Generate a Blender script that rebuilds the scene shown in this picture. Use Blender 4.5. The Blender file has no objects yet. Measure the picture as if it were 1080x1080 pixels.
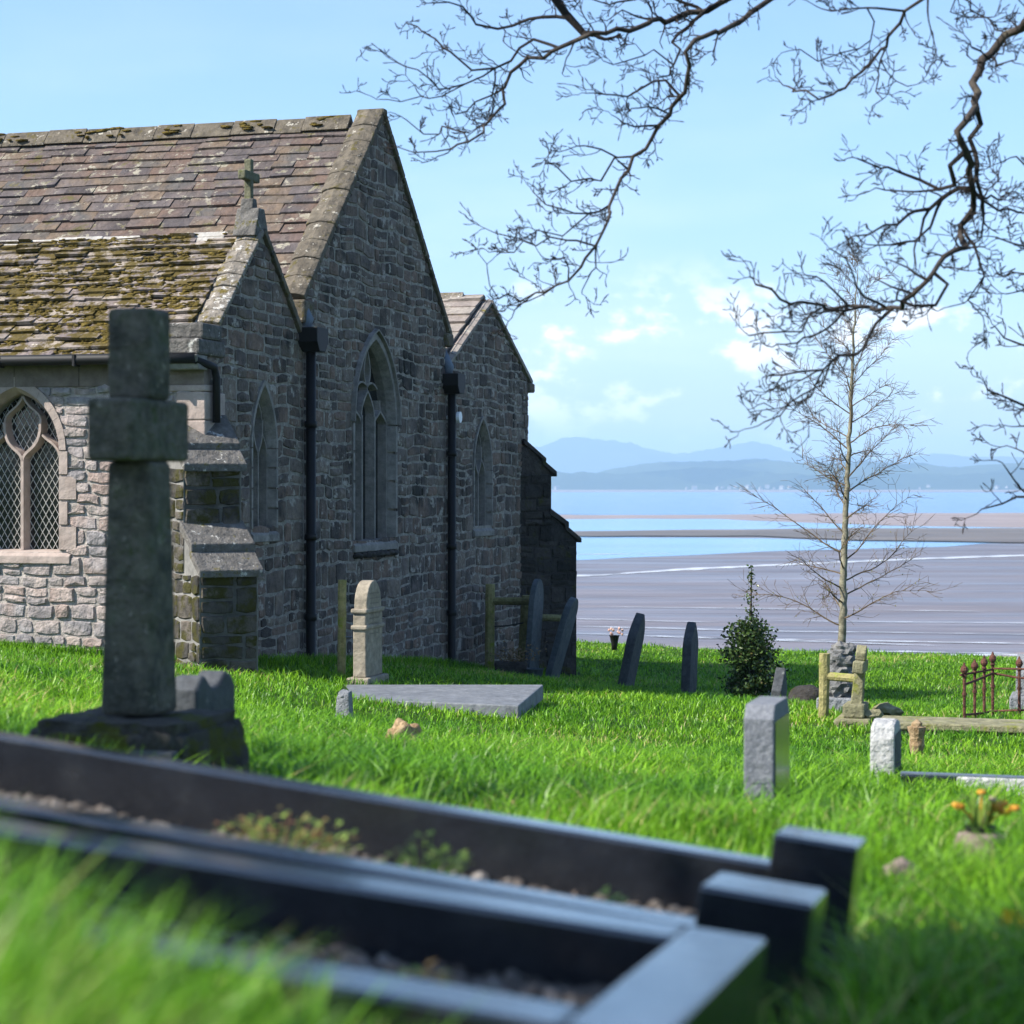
import bpy, bmesh, math, random
import numpy as np
from mathutils import Vector, Matrix, noise as mnoise

random.seed(7)
rng = np.random.default_rng(11)
scene = bpy.context.scene
COL = scene.collection
F = 2200.0
HZ = 512.0
TH = math.radians(-16.2)
E2 = (math.cos(TH), math.sin(TH))            # east  (along the church, to the right)
N2 = (-math.sin(TH), math.cos(TH))           # north (away from the camera)
P0 = (-2.6, 26.0)                            # foot of the chancel's south east angle


def W(px, py, D):
    return Vector(((px - 540) / F * D, D, -(py - HZ) / F * D))


# ------------------------------------------------------------------ helpers
class MB:
    def __init__(s):
        s.v = []; s.f = []

    def add(s, vs, fs):
        o = len(s.v)
        s.v.extend([tuple(p) for p in vs])
        s.f.extend([tuple(i + o for i in f) for f in fs])

    def box(s, x0, x1, y0, y1, z0, z1):
        vs = [(x0, y0, z0), (x1, y0, z0), (x1, y1, z0), (x0, y1, z0), (x0, y0, z1), (x1, y0, z1), (x1, y1, z1), (x0, y1, z1)]
        s.add(vs, [(0, 3, 2, 1), (4, 5, 6, 7), (0, 1, 5, 4), (1, 2, 6, 5), (2, 3, 7, 6), (3, 0, 4, 7)])

    def hexa(s, bottom, top):
        s.add(list(bottom) + list(top), [(0, 3, 2, 1), (4, 5, 6, 7), (0, 1, 5, 4), (1, 2, 6, 5), (2, 3, 7, 6), (3, 0, 4, 7)])

    def prism(s, poly, fn, a0, a1):
        n = len(poly)
        vs = [fn(p[0], p[1], a0) for p in poly] + [fn(p[0], p[1], a1) for p in poly]
        fs = [tuple(range(n))[::-1], tuple(range(n, 2 * n))]
        for i in range(n):
            j = (i + 1) % n
            fs.append((i, j, n + j, n + i))
        s.add(vs, fs)

    def tube(s, pts, rads, sides=5, cap=True):
        pts = [Vector(p) for p in pts]
        n = len(pts)
        if n < 2: return
        o = len(s.v)
        prev = None
        for i in range(n):
            t = (pts[min(i + 1, n - 1)] - pts[max(i - 1, 0)])
            if t.length < 1e-9: t = Vector((0, 0, 1))
            t.normalize()
            if prev is None:
                a = Vector((0, 0, 1)) if abs(t.z) < .9 else Vector((1, 0, 0))
                u = t.cross(a).normalized()
            else:
                u = (prev - t * prev.dot(t))
                if u.length < 1e-6: u = t.orthogonal()
                u.normalize()
            prev = u
            w = t.cross(u)
            r = rads[i] if hasattr(rads, '__len__') else rads
            for k in range(sides):
                a = 2 * math.pi * k / sides
                s.v.append(tuple(pts[i] + u * (r * math.cos(a)) + w * (r * math.sin(a))))
        for i in range(n - 1):
            for k in range(sides):
                k2 = (k + 1) % sides
                s.f.append((o + i * sides + k, o + i * sides + k2, o + (i + 1) * sides + k2, o + (i + 1) * sides + k))
        if cap:
            s.f.append(tuple(o + k for k in range(sides))[::-1])
            s.f.append(tuple(o + (n - 1) * sides + k for k in range(sides)))

    def lathe(s, prof, seg=16, c=(0, 0, 0)):
        o = len(s.v)
        for (r, z) in prof:
            for k in range(seg):
                a = 2 * math.pi * k / seg
                s.v.append((c[0] + r * math.cos(a), c[1] + r * math.sin(a), c[2] + z))
        for i in range(len(prof) - 1):
            for k in range(seg):
                k2 = (k + 1) % seg
                s.f.append((o + i * seg + k, o + i * seg + k2, o + (i + 1) * seg + k2, o + (i + 1) * seg + k))
        s.f.append(tuple(o + k for k in range(seg))[::-1])
        s.f.append(tuple(o + (len(prof) - 1) * seg + k for k in range(seg)))

    def blob(s, c, r, seed=0., rough=.25, freq=1.6, lvl=2):
        V_, F_ = ICO[lvl]
        vs = []
        for p in V_:
            k = 1 + rough * mnoise.noise(Vector(p) * freq + Vector((seed * 3.1, seed * 1.7, seed)))
            vs.append((c[0] + p[0] * r[0] * k, c[1] + p[1] * r[1] * k, c[2] + p[2] * r[2] * k))
        s.add(vs, F_)

    def build(s, name, mat, parent=None, off=None, smooth=False, bevel=0., seg=2, sub=0, recalc=False):
        me = bpy.data.meshes.new(name)
        vs = s.v
        if off is not None:
            vs = [(a - off[0], b - off[1], c - off[2]) for a, b, c in vs]
        me.from_pydata(vs, [], s.f)
        if recalc:
            bm = bmesh.new(); bm.from_mesh(me)
            bmesh.ops.recalc_face_normals(bm, faces=bm.faces); bm.to_mesh(me); bm.free()
        if smooth:
            me.polygons.foreach_set('use_smooth', [True] * len(me.polygons))
        if isinstance(mat, (list, tuple)):
            for m in mat: me.materials.append(m)
        elif mat: me.materials.append(mat)
        o = bpy.data.objects.new(name, me)
        COL.objects.link(o)
        if parent is not None: o.parent = parent
        if bevel > 0:
            b = o.modifiers.new('edge', 'BEVEL'); b.width = bevel; b.segments = seg; b.limit_method = 'ANGLE'; b.angle_limit = math.radians(40)
        if sub:
            m = o.modifiers.new('sub', 'SUBSURF'); m.levels = sub; m.render_levels = sub
        return o


def _ico(l):
    bm = bmesh.new(); bmesh.ops.create_icosphere(bm, subdivisions=l, radius=1)
    bm.verts.ensure_lookup_table()
    r = ([tuple(v.co) for v in bm.verts], [tuple(v.index for v in f.verts) for f in bm.faces]); bm.free()
    return r


ICO = {1: _ico(1), 2: _ico(2), 3: _ico(3), 4: _ico(4)}


def tag(o, label=None, cat=None, group=None, kind=None):
    if label: o['label'] = label
    if cat: o['category'] = cat
    if group: o['group'] = group
    if kind: o['kind'] = kind
    return o


def empty(name, loc, rz=0., label=None, cat=None, group=None, mat=None):
    o = bpy.data.objects.new(name, None); COL.objects.link(o)
    o.empty_display_size = .2
    if mat is not None: o.matrix_world = mat
    else:
        o.location = loc; o.rotation_euler = (0, 0, rz)
    return tag(o, label, cat, group)


# ------------------------------------------------------------------ materials
def srgb(r, g, b):
    f = lambda c: (c / 255 / 12.92) if c <= 10 else ((c / 255 + .055) / 1.055) ** 2.4
    return (f(r), f(g), f(b), 1)


class NT:
    def __init__(s, name):
        s.m = bpy.data.materials.new(name); s.m.use_nodes = True
        s.t = s.m.node_tree; s.n = s.t.nodes; s.l = s.t.links
        s.b = s.n['Principled BSDF']; s.out = s.n['Material Output']
        g = s.n.new('ShaderNodeNewGeometry'); s.geo = g; s.pos = g.outputs['Position']

    def node(s, t, **kw):
        n = s.n.new('ShaderNode' + t)
        for k, v in kw.items(): setattr(n, k, v)
        return n

    def link(s, a, b): s.l.new(a, b)

    def noise(s, scale, detail=4, rough=.55, vec=None, dist=0.):
        n = s.node('TexNoise'); n.inputs['Scale'].default_value = scale; n.inputs['Detail'].default_value = detail
        n.inputs['Roughness'].default_value = rough; n.inputs['Distortion'].default_value = dist
        s.link(vec if vec is not None else s.pos, n.inputs['Vector'])
        return n.outputs['Fac']

    def ramp(s, fac, stops, interp='LINEAR'):
        r = s.node('ValToRGB'); cr = r.color_ramp; cr.interpolation = interp
        while len(cr.elements) < len(stops): cr.elements.new(.5)
        for e, (p, c) in zip(cr.elements, stops):
            e.position = p; e.color = c if len(c) == 4 else (*c, 1)
        s.link(fac, r.inputs[0]); return r.outputs[0]

    def mix(s, fac, a, b, blend='MIX'):
        m = s.node('Mix', data_type='RGBA', blend_type=blend)
        for k, v in ((0, fac), (6, a), (7, b)):
            if isinstance(v, (int, float)): m.inputs[k].default_value = v
            elif isinstance(v, (tuple, list)): m.inputs[k].default_value = v if len(v) == 4 else (*v, 1)
            else: s.link(v, m.inputs[k])
        return m.outputs[2]

    def math(s, op, a, b=None, clamp=False):
        m = s.node('Math', operation=op, use_clamp=clamp)
        for k, v in ((0, a), (1, b)):
            if v is None: continue
            if isinstance(v, (int, float)): m.inputs[k].default_value = v
            else: s.link(v, m.inputs[k])
        return m.outputs[0]

    def mask(s, fac, lo, hi):
        m = s.node('MapRange'); m.clamp = True
        m.inputs['From Min'].default_value = lo; m.inputs['From Max'].default_value = hi
        s.link(fac, m.inputs['Value']); return m.outputs['Result']

    def bump(s, h, strength, dist=.02, prev=None):
        b = s.node('Bump'); b.inputs['Strength'].default_value = strength; b.inputs['Distance'].default_value = dist
        s.link(h, b.inputs['Height'])
        if prev is not None: s.link(prev, b.inputs['Normal'])
        return b.outputs['Normal']

    def scaled(s, sx, sy, sz):
        m = s.node('Mapping'); m.inputs['Scale'].default_value = (sx, sy, sz)
        s.link(s.pos, m.inputs['Vector']); return m.outputs[0]


def rock(name, cols, scale=5., island=False, lichen=None, moss=None, bump=.5, rough=.92, bscale=35., spec=.25, var=.35, dark=None):
    """weathered stone: cols = list of linear rgb; lichen/moss = (rgb, amount 0..1, scale); dark = grime patches"""
    t = NT(name)
    k = len(cols)
    fac = t.math('ADD', t.math('MULTIPLY', t.geo.outputs['Random Per Island'], .72), t.math('SUBTRACT', t.math('MULTIPLY', t.noise(.9, 3), .9), .31), True) if island else t.noise(scale, 5, .6)
    if island:
        base = t.ramp(fac, [((i + .5) / k, c) for i, c in enumerate(cols)])
    else:
        base = t.ramp(fac, [(.32 + .36 * i / max(1, k - 1), c) for i, c in enumerate(cols)])
    vn = t.noise(scale * 2.7, 6, .65)
    base = t.mix(1., base, t.ramp(vn, [(.25, (1 - var,) * 3), (.75, (1 + var,) * 3)]), 'MULTIPLY')
    if dark:
        m = t.mask(t.noise(dark[2], 5, .62), dark[1], dark[1] + .12)
        base = t.mix(m, base, dark[0])
    if lichen:
        ln = t.noise(lichen[2], 5, .7)
        m = t.mask(ln, 1 - lichen[1], 1 - lichen[1] + .06)
        base = t.mix(m, base, lichen[0])
    if moss:
        mn = t.noise(moss[2], 6, .7)
        m = t.mask(mn, 1 - moss[1], 1 - moss[1] + .08)
        base = t.mix(m, base, moss[0])
    t.link(base, t.b.inputs['Base Color'])
    t.b.inputs['Roughness'].default_value = rough
    t.b.inputs['Specular IOR Level'].default_value = spec
    n1 = t.bump(t.noise(bscale, 6, .65), bump, .03)
    n2 = t.bump(t.noise(bscale * .22, 3, .5), bump * .8, .08, n1)
    t.link(n2, t.b.inputs['Normal'])
    return t.m


def plain(name, col, rough=.6, spec=.4, metal=0., var=.15, nscale=20., bump=0.):
    t = NT(name)
    c = t.mix(1., (*col, 1), t.ramp(t.noise(nscale, 4), [(.3, (1 - var,) * 3), (.7, (1 + var,) * 3)]), 'MULTIPLY')
    t.link(c, t.b.inputs['Base Color'])
    t.b.inputs['Roughness'].default_value = rough; t.b.inputs['Specular IOR Level'].default_value = spec; t.b.inputs['Metallic'].default_value = metal
    if bump: t.link(t.bump(t.noise(nscale * 2, 5), bump, .01), t.b.inputs['Normal'])
    return t.m


def leafy(name, c1, c2, trans=.35, rough=.5, attr=None, straw=None, patch=None):
    t = NT(name)
    if attr:
        a = t.node('Attribute', attribute_name=attr); fac = a.outputs['Fac']
    else: fac = t.geo.outputs['Random Per Island']
    stops = [(0, c1), (.92 if straw else 1, c2)]
    if straw: stops += [(.945, straw), (1, straw)]
    c = t.ramp(fac, stops)
    if patch:
        c = t.mix(1., c, t.ramp(t.noise(patch[0], 3), [(.35, patch[1]), (.65, patch[2])]), 'MULTIPLY')
    t.link(c, t.b.inputs['Base Color']); t.b.inputs['Roughness'].default_value = rough
    t.b.inputs['Specular IOR Level'].default_value = .3
    tr = t.node('BsdfTranslucent'); t.link(c, tr.inputs['Color'])
    mx = t.node('MixShader'); mx.inputs[0].default_value = trans
    t.link(t.b.outputs[0], mx.inputs[1]); t.link(tr.outputs[0], mx.inputs[2]); t.link(mx.outputs[0], t.out.inputs['Surface'])
    return t.m


M = {}
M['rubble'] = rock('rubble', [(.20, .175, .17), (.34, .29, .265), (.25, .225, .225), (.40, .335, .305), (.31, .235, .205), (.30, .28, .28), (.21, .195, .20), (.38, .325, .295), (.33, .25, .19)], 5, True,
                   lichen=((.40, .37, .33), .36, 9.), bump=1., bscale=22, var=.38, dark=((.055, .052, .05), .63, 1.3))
M['rubble_shaded'] = rock('rubble_shaded', [(.054, .046, .042), (.155, .122, .10), (.092, .077, .071), (.20, .14, .11), (.06, .05, .046), (.145, .12, .108), (.205, .165, .135), (.11, .092, .088)], 5, True,
                        lichen=((.34, .315, .28), .43, 4.), bump=.9, bscale=22, var=.4, dark=((.03, .028, .026), .55, .9))  # same stone as the south wall, darkened to carry the east wall's shade
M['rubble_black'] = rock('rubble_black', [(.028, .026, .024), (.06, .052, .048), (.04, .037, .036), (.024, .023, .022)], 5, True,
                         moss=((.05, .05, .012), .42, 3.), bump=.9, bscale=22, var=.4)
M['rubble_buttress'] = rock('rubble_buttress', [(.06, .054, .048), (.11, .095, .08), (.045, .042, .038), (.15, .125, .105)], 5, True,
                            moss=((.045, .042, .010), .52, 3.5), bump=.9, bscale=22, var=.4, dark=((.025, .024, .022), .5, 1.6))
M['mortar'] = rock('mortar', [(.27, .24, .215), (.39, .35, .32)], 7, bump=.6, bscale=60)
M['mortar_dark'] = rock('mortar_dark', [(.17, .158, .14), (.34, .315, .28)], 7, bump=.6, bscale=60)  # same mortar, with the east wall's shade put into its colour
M['eaves'] = rock('eaves', [(.13, .105, .088), (.20, .165, .14)], 3, bump=.3, bscale=50, var=.3)  # the gutter's shadow is put into this course's colour
M['ashlar'] = rock('ashlar', [(.30, .24, .21), (.38, .315, .28)], 3, bump=.25, bscale=50, lichen=((.40, .38, .35), .3, 12.), var=.2)
M['ashlar_grey'] = rock('ashlar_grey', [(.15, .147, .14), (.235, .225, .21)], 3, bump=.25, bscale=50, var=.3, dark=((.045, .045, .045), .58, 3.))
M['ashlar_east'] = rock('ashlar_east', [(.17, .16, .15), (.27, .25, .23)], 4, bump=.3, bscale=50, var=.3, dark=((.06, .058, .055), .6, 3.))
M['coping'] = rock('coping', [(.085, .072, .055), (.155, .132, .10)], 4, bump=.6, bscale=45, lichen=((.40, .37, .31), .40, 10.), moss=((.095, .078, .024), .43, 6.), dark=((.05, .043, .035), .54, 5.))
M['coping_lichen'] = rock('coping_lichen', [(.16, .14, .115), (.25, .22, .185)], 4, bump=.9, bscale=35, lichen=((.55, .52, .47), .45, 11.), moss=((.13, .10, .022), .48, 7.))
M['weathering'] = rock('weathering', [(.085, .08, .074), (.16, .15, .138)], 5, bump=.7, bscale=40, lichen=((.42, .41, .38), .40, 8.), moss=((.10, .085, .015), .42, 5.))
M['slate'] = rock('slate', [(.055, .044, .043), (.105, .083, .076), (.125, .082, .062), (.072, .061, .062), (.115, .094, .09), (.14, .10, .068), (.085, .078, .074), (.115, .08, .07)], 4, True,
                  lichen=((.30, .275, .215), .43, 6.), moss=((.09, .075, .025), .42, 3.), bump=.8, bscale=30, rough=.8, spec=.35, var=.3)
M['slate_lichen'] = rock('slate_lichen', [(.15, .125, .12), (.25, .21, .18), (.19, .16, .15), (.29, .245, .20), (.15, .12, .12), (.22, .18, .16)], 4, True,
                         lichen=((.44, .39, .32), .40, 8.), moss=((.085, .062, .014), .55, 4.5), bump=.7, bscale=30, rough=.85, var=.35)
M['slate_far'] = rock('slate_far', [(.20, .18, .165), (.28, .25, .22), (.235, .20, .18)], 4, True, lichen=((.40, .37, .31), .4, 5.), moss=((.16, .13, .02), .4, 2.), bump=.5, bscale=30)
M['moss'] = rock('moss', [(.075, .055, .010), (.18, .128, .024)], 9, bump=1., bscale=70)
M['mortar_white'] = rock('mortar_white', [(.30, .28, .25), (.46, .44, .41)], 5, bump=.5, bscale=40, moss=((.14, .11, .03), .4, 4.))
M['black_iron'] = plain('black_iron', (.007, .007, .008), .6, .3)
M['lead'] = plain('lead', (.12, .15, .19), .6, .4, .3)
M['came'] = plain('came', (.55, .55, .53), .5, .4)
M['cross_dark'] = rock('cross_dark', [(.05, .052, .042), (.12, .112, .088), (.07, .08, .05)], 6, bump=.9, bscale=34, lichen=((.26, .245, .2), .37, 13.), moss=((.05, .07, .018), .42, 4.), var=.5)
M['stone_green'] = rock('stone_green', [(.16, .15, .09), (.25, .235, .14)], 6, bump=.5, bscale=40, moss=((.17, .18, .04), .45, 5.), lichen=((.36, .34, .29), .33, 14.))
M['finial_stone'] = rock('finial_stone', [(.10, .10, .065), (.16, .155, .10)], 6, bump=.5, bscale=40, moss=((.12, .13, .03), .42, 6.))
M['stone_tan'] = rock('stone_tan', [(.22, .19, .145), (.31, .27, .21)], 5, bump=.3, bscale=40, dark=((.16, .145, .11), .6, 4.))
M['stone_grey'] = rock('stone_grey', [(.17, .18, .195), (.25, .26, .275)], 22, bump=.7, bscale=60, var=.4)
M['stone_pale'] = rock('stone_pale', [(.38, .38, .375), (.52, .52, .51)], 20, bump=1., bscale=28, var=.3)
M['granite_speckle'] = rock('granite_speckle', [(.12, .13, .15), (.21, .22, .24)], 60, bump=.3, bscale=90, var=.35)
M['slate_dark'] = rock('slate_dark', [(.045, .05, .058), (.075, .08, .085)], 6, bump=.3, bscale=40, lichen=((.15, .16, .15), .36, 9.), rough=.8)
M['slate_blue'] = rock('slate_blue', [(.055, .07, .082), (.095, .11, .12)], 6, bump=.3, bscale=40, rough=.75)
M['slab'] = rock('slab', [(.11, .12, .135), (.165, .175, .19)], 4, bump=.35, bscale=30, lichen=((.26, .265, .27), .38, 10.), rough=.75, spec=.4)
M['rustic'] = rock('rustic', [(.085, .085, .088), (.15, .15, .15), (.19, .185, .175)], 7, bump=1., bscale=18, var=.4)
M['timber'] = rock('timber', [(.20, .19, .07), (.32, .28, .13)], 8, bump=.5, bscale=50, moss=((.20, .24, .03), .46, 5.))
M['timber_dark'] = rock('timber_dark', [(.13, .12, .05), (.22, .20, .09)], 8, bump=.5, bscale=50)
M['rust'] = rock('rust', [(.07, .032, .024), (.15, .065, .045)], 14, bump=.6, bscale=80)
M['lumpstone'] = rock('lumpstone', [(.24, .15, .07), (.42, .31, .19)], 14, bump=.9, bscale=30, moss=((.09, .07, .02), .42, 10.))


def granite_black():
    t = NT('black_granite')
    sp = t.mask(t.noise(420, 2), .62, .72)
    c = t.mix(sp, (.012, .013, .016), (.06, .063, .07))
    dn = t.noise(9, 5)
    c = t.mix(t.mask(dn, .62, .85), c, (.022, .022, .022))
    t.link(c, t.b.inputs['Base Color'])
    t.link(t.ramp(dn, [(.35, (.12,) * 3), (.75, (.28,) * 3)]), t.b.inputs['Roughness'])
    t.b.inputs['Specular IOR Level'].default_value = .9
    t.b.inputs['Coat Weight'].default_value = .45; t.b.inputs['Coat Tint'].default_value = (.9, .95, 1, 1); t.b.inputs['Coat Roughness'].default_value = .1; t.b.inputs['Coat IOR'].default_value = 1.6
    t.link(t.bump(t.noise(60, 4), .10, .02), t.b.inputs['Normal'])
    return t.m


M['granite'] = granite_black()
M['granite_side'] = rock('granite_side', [(.02, .021, .024), (.04, .04, .043)], 40, bump=.15, bscale=80, rough=.45, spec=.5)


def glass():
    t = NT('old_glass')
    t.link(t.ramp(t.noise(1.7, 2), [(.3, (.004, .005, .006)), (.7, (.02, .022, .024))]), t.b.inputs['Base Color'])
    t.b.inputs['Roughness'].default_value = .12
    t.link(t.bump(t.noise(5, 2), .15, .02), t.b.inputs['Normal'])
    return t.m


M['glass'] = glass()


def bark(name, c1, c2, c3=None, bs=40, zs=.35):
    t = NT(name)
    v = t.scaled(1, 1, zs)
    c = t.ramp(t.noise(9, 6, .65, v), [(.3, c1), (.6, c2)] + ([(.72, c3)] if c3 else []))
    t.link(c, t.b.inputs['Base Color']); t.b.inputs['Roughness'].default_value = .9; t.b.inputs['Specular IOR Level'].default_value = .2
    t.link(t.bump(t.noise(bs, 5, .6, v), .6, .02), t.b.inputs['Normal'])
    return t.m


M['bark'] = bark('bark', (.022, .018, .016), (.065, .054, .046), (.12, .11, .07))
M['twig'] = bark('twig_bark', (.012, .010, .010), (.030, .024, .021))
M['birch'] = bark('birch_bark', (.08, .075, .05), (.27, .25, .185), (.20, .21, .09), 60, 1.6)
M['birch_twig'] = bark('birch_twig', (.07, .05, .034), (.15, .11, .07))
M['bud'] = leafy('bud', (.22, .21, .07), (.32, .30, .10))
M['holly'] = leafy('holly', (.016, .036, .012), (.07, .12, .032), .15, .22)
M['holly_tip'] = leafy('holly_tip', (.05, .07, .02), (.16, .14, .05), .2, .4)
M['yew'] = leafy('yew', (.012, .03, .010), (.03, .06, .018), .15)
M['grass'] = leafy('grass_blade', (.028, .125, .004), (.27, .56, .028), .42, .38, 'var', (.45, .42, .16), (.55, (.66, .76, .8), (1.25, 1.12, 1.0)))
M['weed'] = leafy('weed', (.10, .20, .03), (.28, .38, .07), .35)
M['weed_red'] = leafy('weed_red', (.18, .20, .05), (.30, .13, .06), .3)
M['petal_orange'] = leafy('petal_orange', (.65, .22, .03), (.8, .42, .06), .3)
M['petal_yellow'] = leafy('petal_yellow', (.75, .5, .02), (.85, .62, .04), .3)
M['petal_white'] = leafy('petal_white', (.7, .7, .66), (.85, .85, .82), .2)
M['petal_pink'] = leafy('petal_pink', (.6, .33, .28), (.7, .5, .42), .2)
M['dead'] = leafy('dead_flowers', (.09, .06, .03), (.22, .15, .07), .1)
M['pot'] = rock('pot', [(.16, .12, .10), (.28, .22, .19)], 30, bump=.5, bscale=60, lichen=((.45, .42, .38), .34, 40.))
M['white_plastic'] = plain('white_plastic', (.72, .74, .76), .4)
M['gravel'] = rock('gravel', [(.05, .042, .036), (.13, .11, .095), (.09, .076, .066), (.24, .22, .20), (.11, .08, .06)], 20, True, bump=.4, bscale=90)
M['soil'] = rock('soil', [(.05, .042, .035), (.10, .085, .07)], 30, bump=.8, bscale=60)
M['house_wall'] = plain('house_wall', (.28, .28, .28), .8)
M['house_roof'] = plain('house_roof', (.16, .15, .16), .8)


def lawn_mat():
    t = NT('lawn_soil')
    c = t.ramp(t.noise(3, 6, .6), [(.3, (.018, .042, .006)), (.6, (.040, .085, .011)), (.8, (.07, .08, .022))])
    t.link(c, t.b.inputs['Base Color']); t.b.inputs['Roughness'].default_value = 1; t.b.inputs['Specular IOR Level'].default_value = .1
    t.link(t.bump(t.noise(25, 5), .8, .03), t.b.inputs['Normal'])
    return t.m


def mud_mat(name, c1, c2, wet=.35, sx=.008, sy=.05, bump=.25):
    t = NT(name)
    v = t.scaled(sx, sy, 1)
    c = t.ramp(t.noise(1.0, 6, .6, v), [(.3, c1), (.68, c2)])
    rip = t.noise(1., 4, .6, t.scaled(.06, .55, 1))
    c = t.mix(1., c, t.ramp(rip, [(.35, (.72, .72, .74)), (.65, (1.28, 1.27, 1.25))]), 'MULTIPLY')
    t.link(c, t.b.inputs['Base Color'])
    t.link(t.ramp(t.noise(2.3, 5, .6, v), [(.35, (wet,) * 3), (.65, (min(1, wet + .3),) * 3)]), t.b.inputs['Roughness'])
    v2 = t.scaled(.25, 1.6, 1)
    t.link(t.bump(t.noise(1., 4, .6, v2), bump, .12), t.b.inputs['Normal'])
    return t.m


def water_mat(name, c, rough=.1, bump=.35):
    t = NT(name)
    v = t.scaled(.004, .03, 1)
    cc = t.ramp(t.noise(1., 4, .6, v), [(.3, tuple(x * .8 for x in c)), (.7, tuple(x * 1.15 for x in c))])
    t.link(cc, t.b.inputs['Base Color']); t.b.inputs['Roughness'].default_value = rough
    t.b.inputs['IOR'].default_value = 1.33; t.b.inputs['Specular IOR Level'].default_value = .22
    v2 = t.scaled(.35, 1.2, 1)
    t.link(t.bump(t.noise(1., 4, .6, v2), bump, .3), t.b.inputs['Normal'])
    return t.m


M['lawn'] = lawn_mat()
M['mud'] = mud_mat('wet_mud', (.12, .104, .112), (.175, .155, .168), .32)
M['sand'] = mud_mat('sand', (.19, .15, .14), (.28, .225, .21), .5)
M['mud_dark'] = mud_mat('dark_mud', (.09, .078, .072), (.15, .13, .12), .6)
M['water'] = water_mat('sea_water', (.035, .13, .30), .15)
M['water_pale'] = water_mat('shallow_water', (.11, .26, .46), .15, .2)
M['foam'] = plain('foam', (.40, .43, .48), .8, var=.3, nscale=.3)


def hill_mat(name, c1, c2, c3):
    t = NT(name)
    v = t.scaled(.0016, .0016, .004)
    vo = t.node('TexVoronoi'); vo.inputs['Scale'].default_value = 2.2; t.link(v, vo.inputs['Vector'])
    c = t.mix(.5, t.ramp(t.noise(2.5, 6, .65, v), [(.35, c1), (.6, c2)]), t.ramp(vo.outputs['Color'], [(.3, c1), (.7, c3)]))
    t.link(c, t.b.inputs['Base Color']); t.b.inputs['Roughness'].default_value = 1; t.b.inputs['Specular IOR Level'].default_value = 0
    return t.m


M['hill'] = hill_mat('hill', (.010, .022, .018), (.03, .05, .03), (.075, .095, .05))
M['fell'] = hill_mat('fell', (.012, .02, .03), (.03, .038, .04), (.03, .04, .04))

# ------------------------------------------------------------------ terrain
CP = [(0, 683, 27.2), (215, 703, 23.2), (320, 701, 26), (470, 705, 30.5), (600, 716, 35.3), (387, 722, 23), (363, 762, 18), (425, 790, 14), (810, 866, 9),
      (935, 825, 13), (880, 765, 21.5), (1040, 757, 22), (665, 728, 32), (728, 735, 30), (790, 741, 29), (640, 681, 42), (900, 702, 38), (1080, 712, 35),
      (500, 893, 6.5), (180, 832, 7.5), (1035, 908, 6.5), (0, 760, 11), (100, 720, 17), (60, 690, 25), (600, 820, 11), (520, 747, 21), (965, 1045, 4.4), (905, 1110, 3.5)]
pts = [tuple(W(*c)) for c in CP]
pts += [(-.4, 1.8, -.62), (0, 0, -.62), (.62, 2.6, -.93), (-2., 3.2, -.60), (-1.3, 4.4, -.78), (.35, 1.5, -.78), (1.5, 1.5, -.95), (-3, 0, -.3), (2.6, 3, -1.1), (-8, 27.5, -1.8), (-12, 15, -1.), (12, 22, -2.9), (10, 10, -2.1)]
pts = np.array(pts)


def _U(r2): return np.where(r2 > 1e-12, r2 * np.log(np.maximum(r2, 1e-12)), 0.)


_n = len(pts)
_K = _U(((pts[:, None, :2] - pts[None, :, :2]) ** 2).sum(-1)) + np.eye(_n) * .03
_P = np.c_[np.ones(_n), pts[:, :2]]
_A = np.block([[_K, _P], [_P.T, np.zeros((3, 3))]])
_w = np.linalg.solve(_A, np.r_[pts[:, 2], 0, 0, 0])


def edge_y(x): return 42.5 - .10 * np.maximum(0, x - 1.5) ** 1.45 + .25 * np.sin(x * 1.1)


def ground(x, y):
    x = np.asarray(x, float); y = np.asarray(y, float)
    sh = x.shape
    xc = np.clip(x, -14, 14).ravel(); yc = np.clip(y, -3, 46).ravel()
    q = np.c_[xc, yc]
    r2 = ((q[:, None, :] - pts[None, :, :2]) ** 2).sum(-1)
    z = _U(r2) @ _w[:_n] + _w[_n] + q @ _w[_n + 1:]
    z = z.reshape(sh)
    z = np.clip(z, -4.2, .6)
    z = z - .06 * np.maximum(0, x - 14) + .05 * np.minimum(30, np.maximum(0, -14 - x))
    z = z - .55 * np.maximum(0, y - edge_y(np.clip(x, -20, 14))) - .0 * y
    return np.maximum(z, -13.)


def gz(x, y): return float(ground(np.array([x]), np.array([y]))[0])


def ax(lo, hi, fine0, fine1, step, coarse):
    a = list(np.arange(fine0, fine1 + 1e-6, step))
    b = fine0
    s = step
    while b > lo: s = min(coarse, s * 1.4); b -= s; a.insert(0, max(b, lo))
    b = fine1; s = step
    while b < hi: s = min(coarse, s * 1.4); b += s; a.append(min(b, hi))
    return np.array(a)


gx = ax(-400, 400, -13, 13, .4, 40); gy = ax(-300, 75, -1, 60, .4, 40)
GX, GY = np.meshgrid(gx, gy)
GZ = ground(GX, GY)
nx, ny = len(gx), len(gy)
mb = MB()
mb.v = list(zip(GX.ravel(), GY.ravel(), GZ.ravel()))
mb.f = [(j * nx + i, j * nx + i + 1, (j + 1) * nx + i + 1, (j + 1) * nx + i) for j in range(ny - 1) for i in range(nx - 1)]
tag(mb.build('ground', M['lawn'], smooth=True), kind='structure')

# tidal flats, water and sand
SEA = -12.0


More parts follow.
